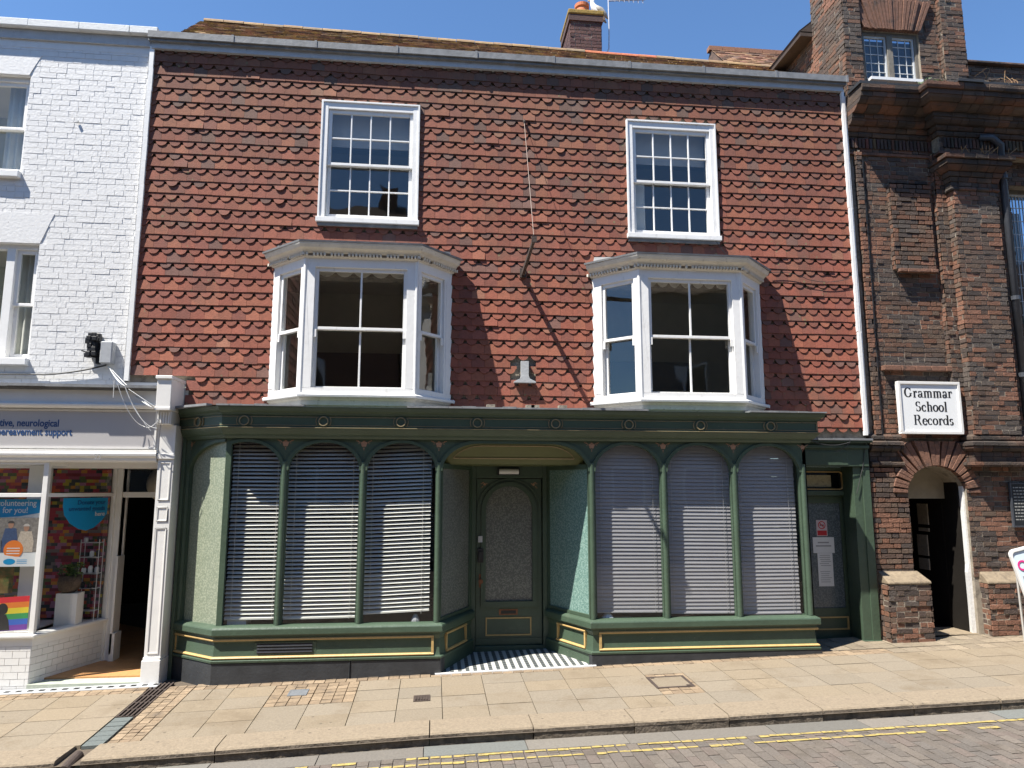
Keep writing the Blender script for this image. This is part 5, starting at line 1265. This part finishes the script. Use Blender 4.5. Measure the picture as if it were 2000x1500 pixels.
# base mouldings
mo=[(-.05,2.36),(.03,2.36),(.05,2.38),(.05,2.42),(.01,2.44),(.01,2.56),(.03,2.58),(.07,2.62),(.085,2.66),(.06,2.70),(.02,2.72),(.035,2.74),(.035,2.77),(.0,2.80),(-.05,2.80)]
mo=[[(-.05,2.36),(.04,2.36),(.055,2.385),(.055,2.42),(.03,2.425),(-.05,2.425)],[(-.05,2.43),(.01,2.43),(.01,2.492),(-.05,2.492)],[(-.05,2.498),(.012,2.498),(.012,2.56),(-.05,2.56)],[(-.05,2.566),(.03,2.566),(.055,2.59),(.07,2.61),(.07,2.64),(-.05,2.64)],[(-.05,2.646),(.085,2.646),(.085,2.69),(.05,2.705),(-.05,2.705)],[(-.05,2.71),(.02,2.71),(.035,2.73),(.035,2.77),(.0,2.80),(-.05,2.80)]]
for pth in ([(5.86,.02),(6.33,.02)],[(7.24,.03),(7.28,-.13),(8.05,-.13),(8.05,.03),(10.2,.03)]): moulded(pth,mo,'base_moulding',brickdark,S)
p=MB(); x=6.14
while x<7.46:
    b=min(x+R.uniform(.2,.26),7.47); d=R.uniform(-.006,.006); p.box(x,b-.008,-.035+d,.05,3.685+d,3.755+d); x=b
p.build('string_course',brickcut,S,bev=.008)
p=MB(); x=6.46
while x<7.03:
    b=min(x+R.uniform(.12,.22),7.05); d=R.uniform(-.004,.004); p.box(x,b-.006,-.075+d,.0,5.085+d,5.135+d); x=b
p.build('panel_ledge',brickcut,S,bev=.008)
# capital
cb=[[(-.05,6.28),(.02,6.28),(.03,6.30),(.02,6.33),(-.05,6.335)],[(-.05,6.34),(.01,6.34),(.01,6.405),(-.05,6.405)],[(-.05,6.41),(.02,6.41),(.04,6.47),(-.05,6.475)],[(-.05,6.48),(.05,6.48),(.07,6.54),(-.05,6.545)],[(-.05,6.55),(.08,6.55),(.12,6.585),(.145,6.615),(-.05,6.62)],[(-.05,6.625),(.15,6.625),(.155,6.69),(-.05,6.695)],[(-.05,6.70),(.185,6.70),(.19,6.755),(-.05,6.77)]]
moulded([(7.28,.05),(7.28,-.16),(7.98,-.16),(7.98,.05)],cb,'pilaster_capital',brickdark,S)
cb=[[(-.1,7.12),(.03,7.12),(.045,7.15),(.045,7.18),(-.1,7.185)],[(-.1,7.19),(.06,7.19),(.085,7.22),(.09,7.25),(-.1,7.25)],[(-.1,7.255),(.13,7.255),(.17,7.29),(.18,7.32),(-.1,7.32)],[(-.1,7.325),(.19,7.325),(.20,7.385),(-.1,7.385)],[(-.1,7.39),(.25,7.39),(.30,7.42),(.33,7.455),(-.1,7.455)],[(-.1,7.46),(.36,7.46),(.40,7.49),(.42,7.52),(-.1,7.52)],[(-.1,7.525),(.43,7.525),(.435,7.59),(-.1,7.59)],[(-.1,7.595),(.46,7.595),(.475,7.63),(.475,7.68),(-.1,7.695)]]
CO=moulded([(5.86,.05),(7.18,.05),(7.18,-.12),(10.2,-.12)],cb,'cornice',brickdark,S,seg=(.11,.24))
p=MB(); bricks(p,FR(0,.045),5.86,7.18,6.9,7.12,0); bricks(p,FR(0,-.115),7.19,10.2,6.9,7.12,0); p.box(7.18,10.2,-.11,.05,6.86,7.12,mi=1); p.build('frieze',[brickm,mortar],CO)
p=MB(); 
for i in range(22):
    x=5.92+.057*i; p.box(x,x+.036,.012,.07,6.945,7.09,tuple(v*R.uniform(.6,1.1) for v in R.choice(BR)))
for i in range(50):
    x=7.24+.057*i; p.box(x,x+.036,-.148,-.1,6.945,7.09,tuple(v*R.uniform(.6,1.1) for v in R.choice(BR)))
p.build('dentil_course',brickdark,CO)
p=MB(); p.sweep([(5.86,.05),(7.18,.05),(7.18,-.12),(10.2,-.12)],[(-.0,6.845),(.035,6.845),(.035,6.88),(.0,6.90)]); p.build('red_band',brickcut,CO)
p=MB(); x=5.84
while x<10.2:
    b=x+R.uniform(.25,.5); yb=-.43 if x<7.16 else -.60; p.box(x,b-.01,yb+R.uniform(-.025,.02),-.1,7.69,7.715+R.uniform(0,.02)); x=b
p.build('weathering_slabs',slate,CO)
# parapet + tower
p=MB(); TWN=(6.28,7.19,8.08,8.90)
bricks(p,FR(0,.12),6.2,7.53,7.66,10.4,0,holes=[TWN,(6.16,7.31,8.90,9.42)],red=.06); slab_holes(p,FR(0,.13),5.96,7.86,7.6,10.4,-.2,-.012,[TWN],mi=1)
for (a,b) in ((5.95,6.21),(7.52,7.88)):
    bricks(p,FR(0,.04),a,b,7.66,10.4,0,red=.08); bricks(p,FR(b,.04,0,1),0,.08,7.66,10.4,0,mort=False); bricks(p,FR(a,.12,0,-1),0,.08,7.66,10.4,0,mort=False); p.box(a+.003,b-.003,.045,.3,7.6,10.4,mi=1)
bricks(p,FR(5.95,.9,0,-1),0,.86,7.66,10.4,0,red=.04); bricks(p,FR(7.88,.04,0,1),0,.86,7.66,10.4,0,red=.04); p.box(5.955,7.875,.12+.2,.9,9.5,10.4,mi=1)
p.box(5.955,6.15,.3,.9,7.6,9.6,mi=1); p.box(7.7,7.875,.3,.9,7.6,9.6,mi=1)
TWR=p.build('tower',[brickm,mortar],S)
p=MB(); bricks(p,FR(5.97,4.2,0,-1),0,3.3,7.6,9.26,0,red=.03); p.box(5.975,7.85,.9,4.2,7.0,9.27,mi=1); p.build('tower_wing',[brickm,mortar],S)
p=MB(); p.box(5.74,6.0,.88,4.3,9.27,9.35,mi=1); p.face([(5.72,.88,9.36),(5.72,4.3,9.36),(6.9,4.3,10.35),(6.9,.88,10.35)][::-1]); p.face([(5.72,.88,9.33),(6.9,.88,10.32),(6.9,.88,9.33)],mi=1); p.build('wing_roof',[oldtile,iron],S)
def voussoir(p,cu,v0,v1,ul,ur,ul2,ur2,n,F,w0,w1,curve=None):
    for i in range(n):
        a,b=i/n,(i+1)/n; g=.006
        P=[(ul+(ur-ul)*a+g,v0(a)),(ul+(ur-ul)*b-g,v0(b)),(ul2+(ur2-ul2)*b-g,v1(b)),(ul2+(ur2-ul2)*a+g,v1(a))]
        p.prism(F,P,w0,w1+R.uniform(-.012,.014),mi=0)
p=MB(); voussoir(p,0,lambda t:8.905,lambda t:9.42-.03*abs(t-.5),6.28,7.19,6.06,7.41,21,FR(0,.12),-.05,.05); p.build('window_arch',brickcut,S)
def leaded(parent,F,u0,u1,v0,v1,cols,rws,mainm,fr=.05,mull=True):
    p=MB(); p.fbox(F,u0,u0+fr,v0,v1,-.1,0); p.fbox(F,u1-fr,u1,v0,v1,-.1,0); p.fbox(F,u0+fr,u1-fr,v0,v0+fr,-.1,.0); p.fbox(F,u0+fr,u1-fr,v1-fr*1.2,v1,-.1,0)
    cells=[(u0+fr,u1-fr)]
    if mull:
        c=(u0+u1)/2; p.fbox(F,c-.045,c+.045,v0+fr,v1-fr,-.1,.015); cells=[(u0+fr,c-.045),(c+.045,u1-fr)]
    o=p.build('leaded_window',mainm,parent,bev=.006)
    q=MB(); g=MB()
    for (a,b) in cells:
        z0_,z1_=v0+fr,v1-fr*1.2
        for (c,d,e,f_) in ((a,a+.022,z0_,z1_),(b-.022,b,z0_,z1_),(a+.022,b-.022,z0_,z0_+.025),(a+.022,b-.022,z1_-.025,z1_)): q.fbox(F,c,d,e,f_,-.06,-.02)
        for i in range(1,cols): x=a+(b-a)*i/cols; q.fbox(F,x-.0045,x+.0045,z0_,z1_,-.05,-.035)
        for j in range(1,rws): z=z0_+(z1_-z0_)*j/rws; q.fbox(F,a,b,z-.0045,z+.0045,-.049,-.036)
        for i in range(cols):
            for j in range(rws):
                x0_=a+(b-a)*i/cols; x1_=a+(b-a)*(i+1)/cols; zz0=z0_+(z1_-z0_)*j/rws; zz1=z0_+(z1_-z0_)*(j+1)/rws; t=lambda:-.045+R.uniform(-.0015,.0015)
                g.face([F(x0_,zz0,t()),F(x1_,zz0,t()),F(x1_,zz1,t()),F(x0_,zz1,t())])
    q.build('lead_bars',mat('pale_lead_bar',(.5,.52,.53),.6,.1,20),o); g.build('window_pane',leadglass,o)
    d=MB(); d.fbox(F,u0,u1,v0,v1,-.9,-.85); d.build('room',roomb,o)
    return o
oak=mat('weathered_oak',(.16,.145,.12),.85,.3,6,.4,30,dirt=(.08,.07,.06),dscale=9,dthr=.55,streak=(1,1,.3))
leaded(S,FR(0,.16),6.28,7.19,8.08,8.90,3,5,oak)
leaded(S,FR(0,.2),8.36,9.4,3.1,6.50,8,16,oak,.05,True)
p=MB(); p.box(6.3,7.12,-.0,.12,8.03,8.075); p.build('tower_sill',white,S)
p=MB(); bricks(p,FR(0,.12),7.9,10.2,7.6,8.44,0,red=.03); p.box(7.9,10.2,.13,.4,7.6,8.44,mi=1)
p.build('parapet',[brickm,mortar],S)
p=MB(); p.box(7.9,10.2,.05,.45,8.445,8.485); p.build('parapet_coping',brickdark,S,bev=.01)
p=MB(); p.lathe((9.0,1.2,8.3),[(.12,0),(.12,.5),(.16,.52),(.16,.58),(.08,.62),(.08,.85),(.1,.87)],14); p.box(8.6,9.6,.8,1.6,7.9,8.62); p.build('chimney',pipe,S)
# rear roof
rr_=MB()
plain_roof('rear_roof',5.96,9.6,3.3,9.95,5,11.72,11.72,oldtile,S,[(.24,.12,.08),(.3,.18,.1),(.18,.11,.08),(.33,.2,.12)],gauge=.11,kmin=0,slant=0)
p=MB(); p.face([(5.95,3.3,9.9),(5.95,5,11.72),(5.95,6.7,9.9)]); p.face([(5.95,5,11.7),(9.6,5,11.7),(9.6,6.7,9.9),(5.95,6.7,9.9)]); p.build('rear_gable',brickdark,S)
p=MB(); x=5.9
while x<9.6: p.box(x,x+.3,4.93,5.08,11.68,11.78); x+=.31
p.build('rear_ridge',oldtile,S)
# arch over doorway
p=MB(); n=13; c_=(6.79,2.0)
import itertools
for i in range(n):
    t0=math.radians(-6+192*i/n+1.2); t1=math.radians(-6+192*(i+1)/n-1.2)
    ri,ro=.44,.0
    def pt(t,r): return (c_[0]+r*math.cos(t),c_[1]+r*math.sin(t)*.86)
    rO=lambda t: min(.825/max(.2,math.sin(t)),.88) if 50<math.degrees(t)<130 else .64
    d=R.uniform(.03,.06)
    for k in range(2):
        ta=t0+(t1-t0)*k/2; tb=t0+(t1-t0)*(k+1)/2-.006
        if math.sin((ta+tb)/2)<.02: continue
        P=[pt(ta,ri),pt(ta,rO(ta)),pt(tb,rO(tb)),pt(tb,ri)]; p.prism(FR(0,.03),P,-.25,.035+d*.6+R.uniform(-.01,.01))
AR=p.build('door_arch',brickcut,S,bev=.004)
p=MB(); pts=sorted(arcpts(6.79,.44,2.0,.375,6.35,7.23)); arch_plate(p,FR(0,.04),pts,2.5,-.44,-.02); p.build('arch_spandrel',mortar,S)
# passage
p=MB(); p.box(6.30,6.36,.05,3,-.1,2.4); p.box(6.3,7.6,.45,3,2.10,2.2); p.box(6.3,7.6,3,3.1,-.1,2.3); p.box(7.18,7.24,.46,3,-.1,2.4); p.box(6.3,7.4,.0,3,-.1,.15,mi=0); PS=p.build('door_passage',darkm,S)
p=MB(); p.box(6.36,7.22,.40,.46,1.93,2.45); p.build('tympanum',mat('dull_cream_board',(.30,.26,.19),.8,.15,8),S)
p=MB(); 
zz=[-.05,.5,.95,1.05,1.6,2.1]; ww=[.06,.045,.05,.02,.02,.02]
for i in range(5): 
    p.hexa([(7.222-ww[i],.05,zz[i]),(7.24,.05,zz[i]),(7.24,.14,zz[i]),(7.222-ww[i]*.4,.14,zz[i]),(7.222-ww[i+1],.05,zz[i+1]),(7.24,.05,zz[i+1]),(7.24,.14,zz[i+1]),(7.222-ww[i+1]*.4,.14,zz[i+1])])
p.build('white_reveal',wbrick,S)
p=MB(); p.box(7.19,7.222,.14,.46,-.1,2.2); p.build('door_jamb',darkm,S)
p=MB(); p.box(6.3,7.25,.02,.5,.05,.165); p.build('door_step',stone,S,bev=.01)
for i,(y,z0_,z1_) in enumerate(((.75,1.55,1.85),(.8,1.1,1.4),(.8,.9,1.06),(1.15,1.2,1.5),(1.2,.8,1.1),(.75,1.45,1.5))):
    q=MB(); q.box(7.16,7.179,y,y+.22,z0_,z1_); q.build('passage_poster',mat('faded_poster',(.38,.33,.26),.7,.3,30),None,('faded poster pinned inside the dark passage behind the arched doorway','poster','posters inside the dark passage'))
# buttress bases with stone caps
def butt(x0,x1,yf,zt,lab):
    p=MB(); bricks(p,FR(0,yf),x0,x1,-.1,zt,0,red=.05,jit=.009); bricks(p,FR(x0,.0,0,-1),0,-yf,-.1,zt,0,jit=.009); bricks(p,FR(x1,yf,0,1),0,-yf+.3,-.1,zt,0,jit=.009)
    p.box(x0+.004,x1-.004,yf+.006,.3,-.2,zt,mi=1); o=p.build('buttress',[brickm,mortar],S); o['label']=lab
    q=MB(); q.hexa([(x0-.01,yf-.02,zt),(x1+.01,yf-.02,zt),(x1+.01,.02,zt),(x0-.01,.02,zt),(x0-.01,yf-.015,zt+.03),(x1+.01,yf-.015,zt+.035),(x1-.03,.0,zt+.15),(x0-.0,.0,zt+.15)]); q.build('stone_cap',stone,o,bev=.012)
butt(5.86,6.44,-.20,.84,'worn brick buttress left of the arched doorway'); butt(7.30,10.2,-.14,.82,'worn brick plinth right of the arched doorway')
# rainwater pipe
p=MB(); p.tube([(7.80,-.15,7.12),(7.95,-.20,7.10),(8.10,-.18,7.0),(8.13,-.12,6.8),(8.13,-.12,3.0)],[.05,.05,.05,.05,.05],12); p.build('downpipe',pipe,S,smooth=True)
p=MB()
for z in (6.5,4.7,3.6): p.lathe((8.13,-.12,z),[(.052,0),(.066,.005),(.066,.06),(.052,.065)],12)
p.split('pipe_collar',pipe,S)
# sign
sg=empty('records_sign',(6.72,0,3.15),'white framed Grammar School Records sign above the arched doorway','sign')
Fg=FR(0,-.045)
part('board',Fg,6.30,7.15,2.83,3.49,0,.045,signw,sg)
p=MB()
for (a,b,c,d) in ((6.27,7.18,2.80,2.835),(6.27,7.18,3.485,3.52),(6.27,6.305,2.835,3.485),(7.145,7.18,2.835,3.485)): p.fbox(Fg,a,b,c,d,0,.062)
p.build('frame',shopwhite,sg,bev=.004)
# serif capitals built from strokes
def glyphs(word,F,u,v,h,w0,parent,name='lettering'):
    m=MB(); cnt=[0]
    def nw():
        cnt[0]=(cnt[0]+1)%9; return w0+.0006+.0003*cnt[0]
    def bar(x0,y0,x1,y1): ww=nw(); m.face([F(u+h*a,v+h*b,ww) for a,b in ((x0,y0),(x1,y0),(x1,y1),(x0,y1))])
    def quad(P): ww=nw(); m.face([F(u+h*a,v+h*b,ww) for a,b in P])
    def arc(cx,cy,rx,ry,a0,a1,tk=.19,tn=.075,n=14):
        ww=nw(); 
        def pt(t,s):
            th=max(tn,.07)+(max(tk,.15)+.03-max(tn,.07))*abs(math.cos(t))**1.3
            return F(u+h*(cx+(rx+s*th/2)*math.cos(t)),v+h*(cy+(ry+s*th*.5)*math.sin(t)),ww)
        for i in range(n):
            t0=math.radians(a0+(a1-a0)*i/n); t1=math.radians(a0+(a1-a0)*(i+1)/n)
            m.face([pt(t0,-1),pt(t0,1),pt(t1,1),pt(t1,-1)] if a1>a0 else [pt(t1,-1),pt(t1,1),pt(t0,1),pt(t0,-1)])
    T=.18; X=.66
    for ch_ in word:
        if ch_=='G': arc(.40,.5,.32,.46,42,330); bar(.62,.12,.76,.44); bar(.54,.40,.84,.44); quad([(.66,.98),(.70,.98),(.70,.66),(.64,.70)]); adv=.90
        elif ch_=='R': bar(.10,0,.10+T,1); bar(.02,0,.36,.04); bar(.02,.96,.5,1); arc(.42,.75,.20,.23,-90,90); bar(.25,.50,.44,.545); quad([(.42,.50),(.58,.50),(.78,.06),(.62,.06)]); bar(.62,0,.86,.05); adv=.90
        elif ch_=='S': arc(.33,.735,.20,.225,30,250,.14,.06); arc(.33,.27,.21,.235,70,-145,.14,.06); quad([(.13,.70),(.28,.58),(.52,.36),(.38,.44)]); quad([(.50,.97),(.535,.97),(.535,.70),(.50,.70)]); quad([(.10,.03),(.135,.03),(.135,.32),(.10,.32)]); adv=.66
        elif ch_=='r': bar(.09,0,.09+T,X-.02); bar(.02,0,.33,.04); bar(.02,X-.05,.14,X-.01); arc(.36,X-.20,.16,.17,60,165,.05,.07); bar(.38,X-.19,.50,X-.07); adv=.53
        elif ch_=='a': arc(.27,X-.17,.15,.14,20,165,.13,.05); bar(.355,.08,.355+T-.02,X-.16); arc(.24,.17,.15,.14,20,340,.13,.05); bar(.46,.0,.60,.05); bar(.08,X-.22,.20,X-.13); adv=.60
        elif ch_=='m':
            for k in range(3): bar(.09+.33*k,0,.09+.33*k+T,X-.12 if k else X-.02); bar(.03+.33*k,0,.30+.33*k,.04)
            bar(.02,X-.05,.14,X-.01)
            for k in range(2): arc(.33+.33*k,X-.16,.165,.14,0,150,.12,.05)
            adv=1.02
        elif ch_=='c': arc(.28,.33,.20,.30,45,320,.15,.045); bar(.37,X-.22,.48,X-.11); adv=.54
        elif ch_=='e': arc(.29,.33,.21,.30,5,325,.15,.045); bar(.16,.33,.53,.37); adv=.57
        elif ch_=='o': arc(.30,.33,.22,.30,0,360,.15,.045,22); adv=.61
        elif ch_=='l': bar(.09,0,.09+T,1); bar(.02,0,.32,.04); bar(.02,.95,.14,.99); adv=.35
        elif ch_=='h': bar(.09,0,.09+T,1); bar(.02,0,.32,.04); bar(.02,.95,.14,.99); arc(.34,X-.16,.17,.14,0,150,.12,.05); bar(.43,0,.43+T,X-.14); bar(.37,0,.65,.04); adv=.68
        elif ch_=='d': arc(.27,.33,.20,.30,0,360,.14,.045,20); bar(.41,0,.41+T,1); bar(.34,.95,.46,.99); bar(.5,0,.63,.04); adv=.66
        elif ch_=='s': arc(.23,.48,.13,.135,30,245,.10,.05); arc(.23,.18,.14,.15,65,-145,.10,.05); quad([(.10,.44),(.20,.38),(.37,.22),(.27,.29)]); bar(.345,.46,.37,.63); bar(.08,.02,.105,.20); adv=.46
        u+=adv*h
    m.build(name,inkb,parent)
def wlen(w): 
    A=dict(G=.9,R=.9,S=.66,r=.53,a=.6,m=1.02,c=.54,e=.57,o=.61,l=.35,h=.68,d=.66,s=.46); return sum(A[c] for c in w)
hh=.136
for wd,v_,cx in (('Grammar',3.30,6.715),('School',3.11,6.74),('Records',2.925,6.76)): glyphs(wd,Fg,cx-wlen(wd)*hh/2,v_,hh,.045,sg)
# plaque
pq=empty('memorial_plaque',(7.95,0,1.85),'black rectangular plaque with rows of pale lettering on the brick right of the doorway','plaque')
Fq=FR(0,-.03); part('plate',Fq,7.84,8.5,1.57,2.13,0,.02,plaquem,pq)
p=MB()
for i in range(11):
    u=7.87
    while u<8.46:
        l=R.uniform(.015,.05); p.fbox(Fq,u,min(u+l,8.47),2.075-.043*i,2.09-.043*i,.02,.0208); u+=l+.012
p.build('plaque_lettering',mat('dull_silver_ink',(.3,.3,.28),.5,.1,9),pq)
p=MB()
for (a,b,c,d) in ((7.82,8.52,1.55,1.572),(7.82,8.52,2.128,2.15),(7.82,7.842,1.572,2.128),(8.498,8.52,1.572,2.128)): p.fbox(Fq,a,b,c,d,0,.03)
p.build('plaque_rim',pipe,pq)
# A-board
ab=empty('pavement_sign',(7.4,-.9,.1),'white framed pavement board with pink lettering at the right edge','sign')
ang=math.radians(8)
def FT(u,v,w):
    a=math.radians(12); q=1.26-v; uu=u*math.cos(a)+q*math.sin(a); vv=1.26-q*math.cos(a)+u*math.sin(a)
    return (7.03+uu,-1.0+vv*math.sin(ang)*.9-w,.05+vv)
P=rr(0,.62,.08,1.26,.07); Q=rr(.03,.59,.11,1.23,.05)
p=MB()
for i in range(len(P)):
    j=(i+1)%len(P); p.face([FT(*Q[i],.02),FT(*P[i],.02),FT(*P[j],.02),FT(*Q[j],.02)]); p.face([FT(*P[i],-.01),FT(*P[j],-.01),FT(*P[j],.02),FT(*P[i],.02)])
    p.face([FT(*Q[j],0),FT(*Q[i],0),FT(*Q[i],.02),FT(*Q[j],.02)])
for u in (.05,.55): p.hexa([FT(u,0,.01),FT(u+.03,0,.01),FT(u+.03,0,-.01),FT(u,0,-.01),FT(u,.12,.01),FT(u+.03,.12,.01),FT(u+.03,.12,-.01),FT(u,.12,-.01)])
p.tube([(7.40,-.55,.13),(7.14,-.82,1.24)],.015,6); p.tube([(7.9,-.55,.14),(7.62,-.82,1.32)],.015,6)
p.build('frame',shopwhite,ab)
p=MB(); p.face([FT(*q,.004) for q in Q]); p.build('face',lightblue,ab)
t=text('lettering','OPEN',.17,F0,7.07,1.13,1,magenta,ab,bold=.003); t.location=FT(.05,1.0,.01); t.rotation_euler=(math.pi/2-ang,-math.radians(12),0)
t=text('lettering','Daily',.11,F0,7.07,1.13,1,greyink,ab,bold=.003); t.location=FT(.06,.86,.01); t.rotation_euler=(math.pi/2-ang,-math.radians(12),0)
# plants on the ledge
m=MB()
for i in range(150):
    c=Vector((7.0+R.gauss(0,.10),-.25+R.gauss(0,.06),7.76+abs(R.gauss(0,.07)))); a=Vector((R.gauss(0,1),R.gauss(0,1),R.gauss(0,1))).normalized()*.028; b=Vector((R.gauss(0,1),R.gauss(0,1),R.gauss(0,1))).normalized()*.012
    m.face([c-a,c+b,c+a,c-b])
for i in range(12): m.tube([(7.0+R.gauss(0,.05),-.24,7.73),(7.0+R.gauss(0,.12),-.26,7.86)],.003,4)
m.build('ledge_weed',leafm,None,('small green weed growing on the cornice below the tower window','plant'))
m=MB()
for i in range(150):
    x=R.uniform(7.7,9.6); p0=Vector((x,-.25+R.uniform(-.2,.15),7.74)); pts=[p0]; d=Vector((R.gauss(-.1,.5),R.gauss(0,.2),R.uniform(.2,1))).normalized()
    for k in range(5): d=(d+Vector((R.gauss(0,.35),R.gauss(0,.2),R.gauss(-.28,.25)))).normalized(); pts.append(pts[-1]+d*R.uniform(.04,.10))
    m.tube(pts,[.004,.004,.003,.003,.002,.001],4,caps=False)
m.build('dry_creeper',twig,None,('tangle of dry brown creeper stems hanging over the brick cornice','plant'))
m=MB()
for i in range(14):
    x=R.uniform(7.3,8.1); m.tube([(x,-.3,6.79),(x+R.gauss(0,.06),-.34,6.86+R.uniform(-.02,.04))],.004,4)
m.build('capital_twigs',twig,None,('few dry twigs on top of the brick pilaster capital','plant'))
# ================================================================ OTHER SIDE OF THE STREET (seen in the glass)
oppw=[mat('far_render',(.2,.185,.16),.9,.1,2),mat('far_brick',(.16,.08,.055),.9,.3,20),mat('far_cream',(.24,.22,.18),.9,.1,2)]
for i,(x0,x1,h,rh,g) in enumerate(((-34,-8.2,8.6,4.2,1),(-8.1,-1.2,9.4,3.6,0),(-1.1,4.6,8.6,5.0,1),(4.7,32,8.6,3.2,0))):
    e=empty('opposite_house',((x0+x1)/2,-16,0),'house across the street, reflected in the upper windows, %s'%('far left','with a low wide roof','with a tall pointed gable','far right')[i],'house')
    y0=-14.6; m=MB(); m.box(x0,x1,y0-7,y0,-.5,h); m.build('wall',oppw[i%3],e)
    m=MB(); xm=(x0+x1)/2
    if g: m.hexa([(x0-.2,y0-7,h),(x1+.2,y0-7,h),(x1+.2,y0+.2,h),(x0-.2,y0+.2,h),(xm-.05,y0-7,h+rh),(xm+.05,y0-7,h+rh),(xm+.05,y0+.2,h+rh),(xm-.05,y0+.2,h+rh)])
    else: m.hexa([(x0,y0-7,h),(x1,y0-7,h),(x1,y0+.3,h),(x0,y0+.3,h),(x0,y0-3.6,h+rh),(x1,y0-3.6,h+rh),(x1,y0-3.4,h+rh),(x0,y0-3.4,h+rh)])
    m.build('roof',mat('far_roof',(.06,.04,.03),.95,.3,3),e)
    m=MB(); m.box(x1-1.2,x1-.5,y0-4,y0-3.3,h,h+rh+.9); m.build('chimney',oppw[1],e)
    for a in (x0+1,x0+3.4):
        for z in (1.2,4.6):
            m=MB(); m.box(a,a+1.1,y0-.02,y0+.03,z,z+1.6); m.box(a+.06,a+1.04,y0+.031,y0+.033,z+.06,z+1.54,mi=1); m.build('window',[white,inkb],e)
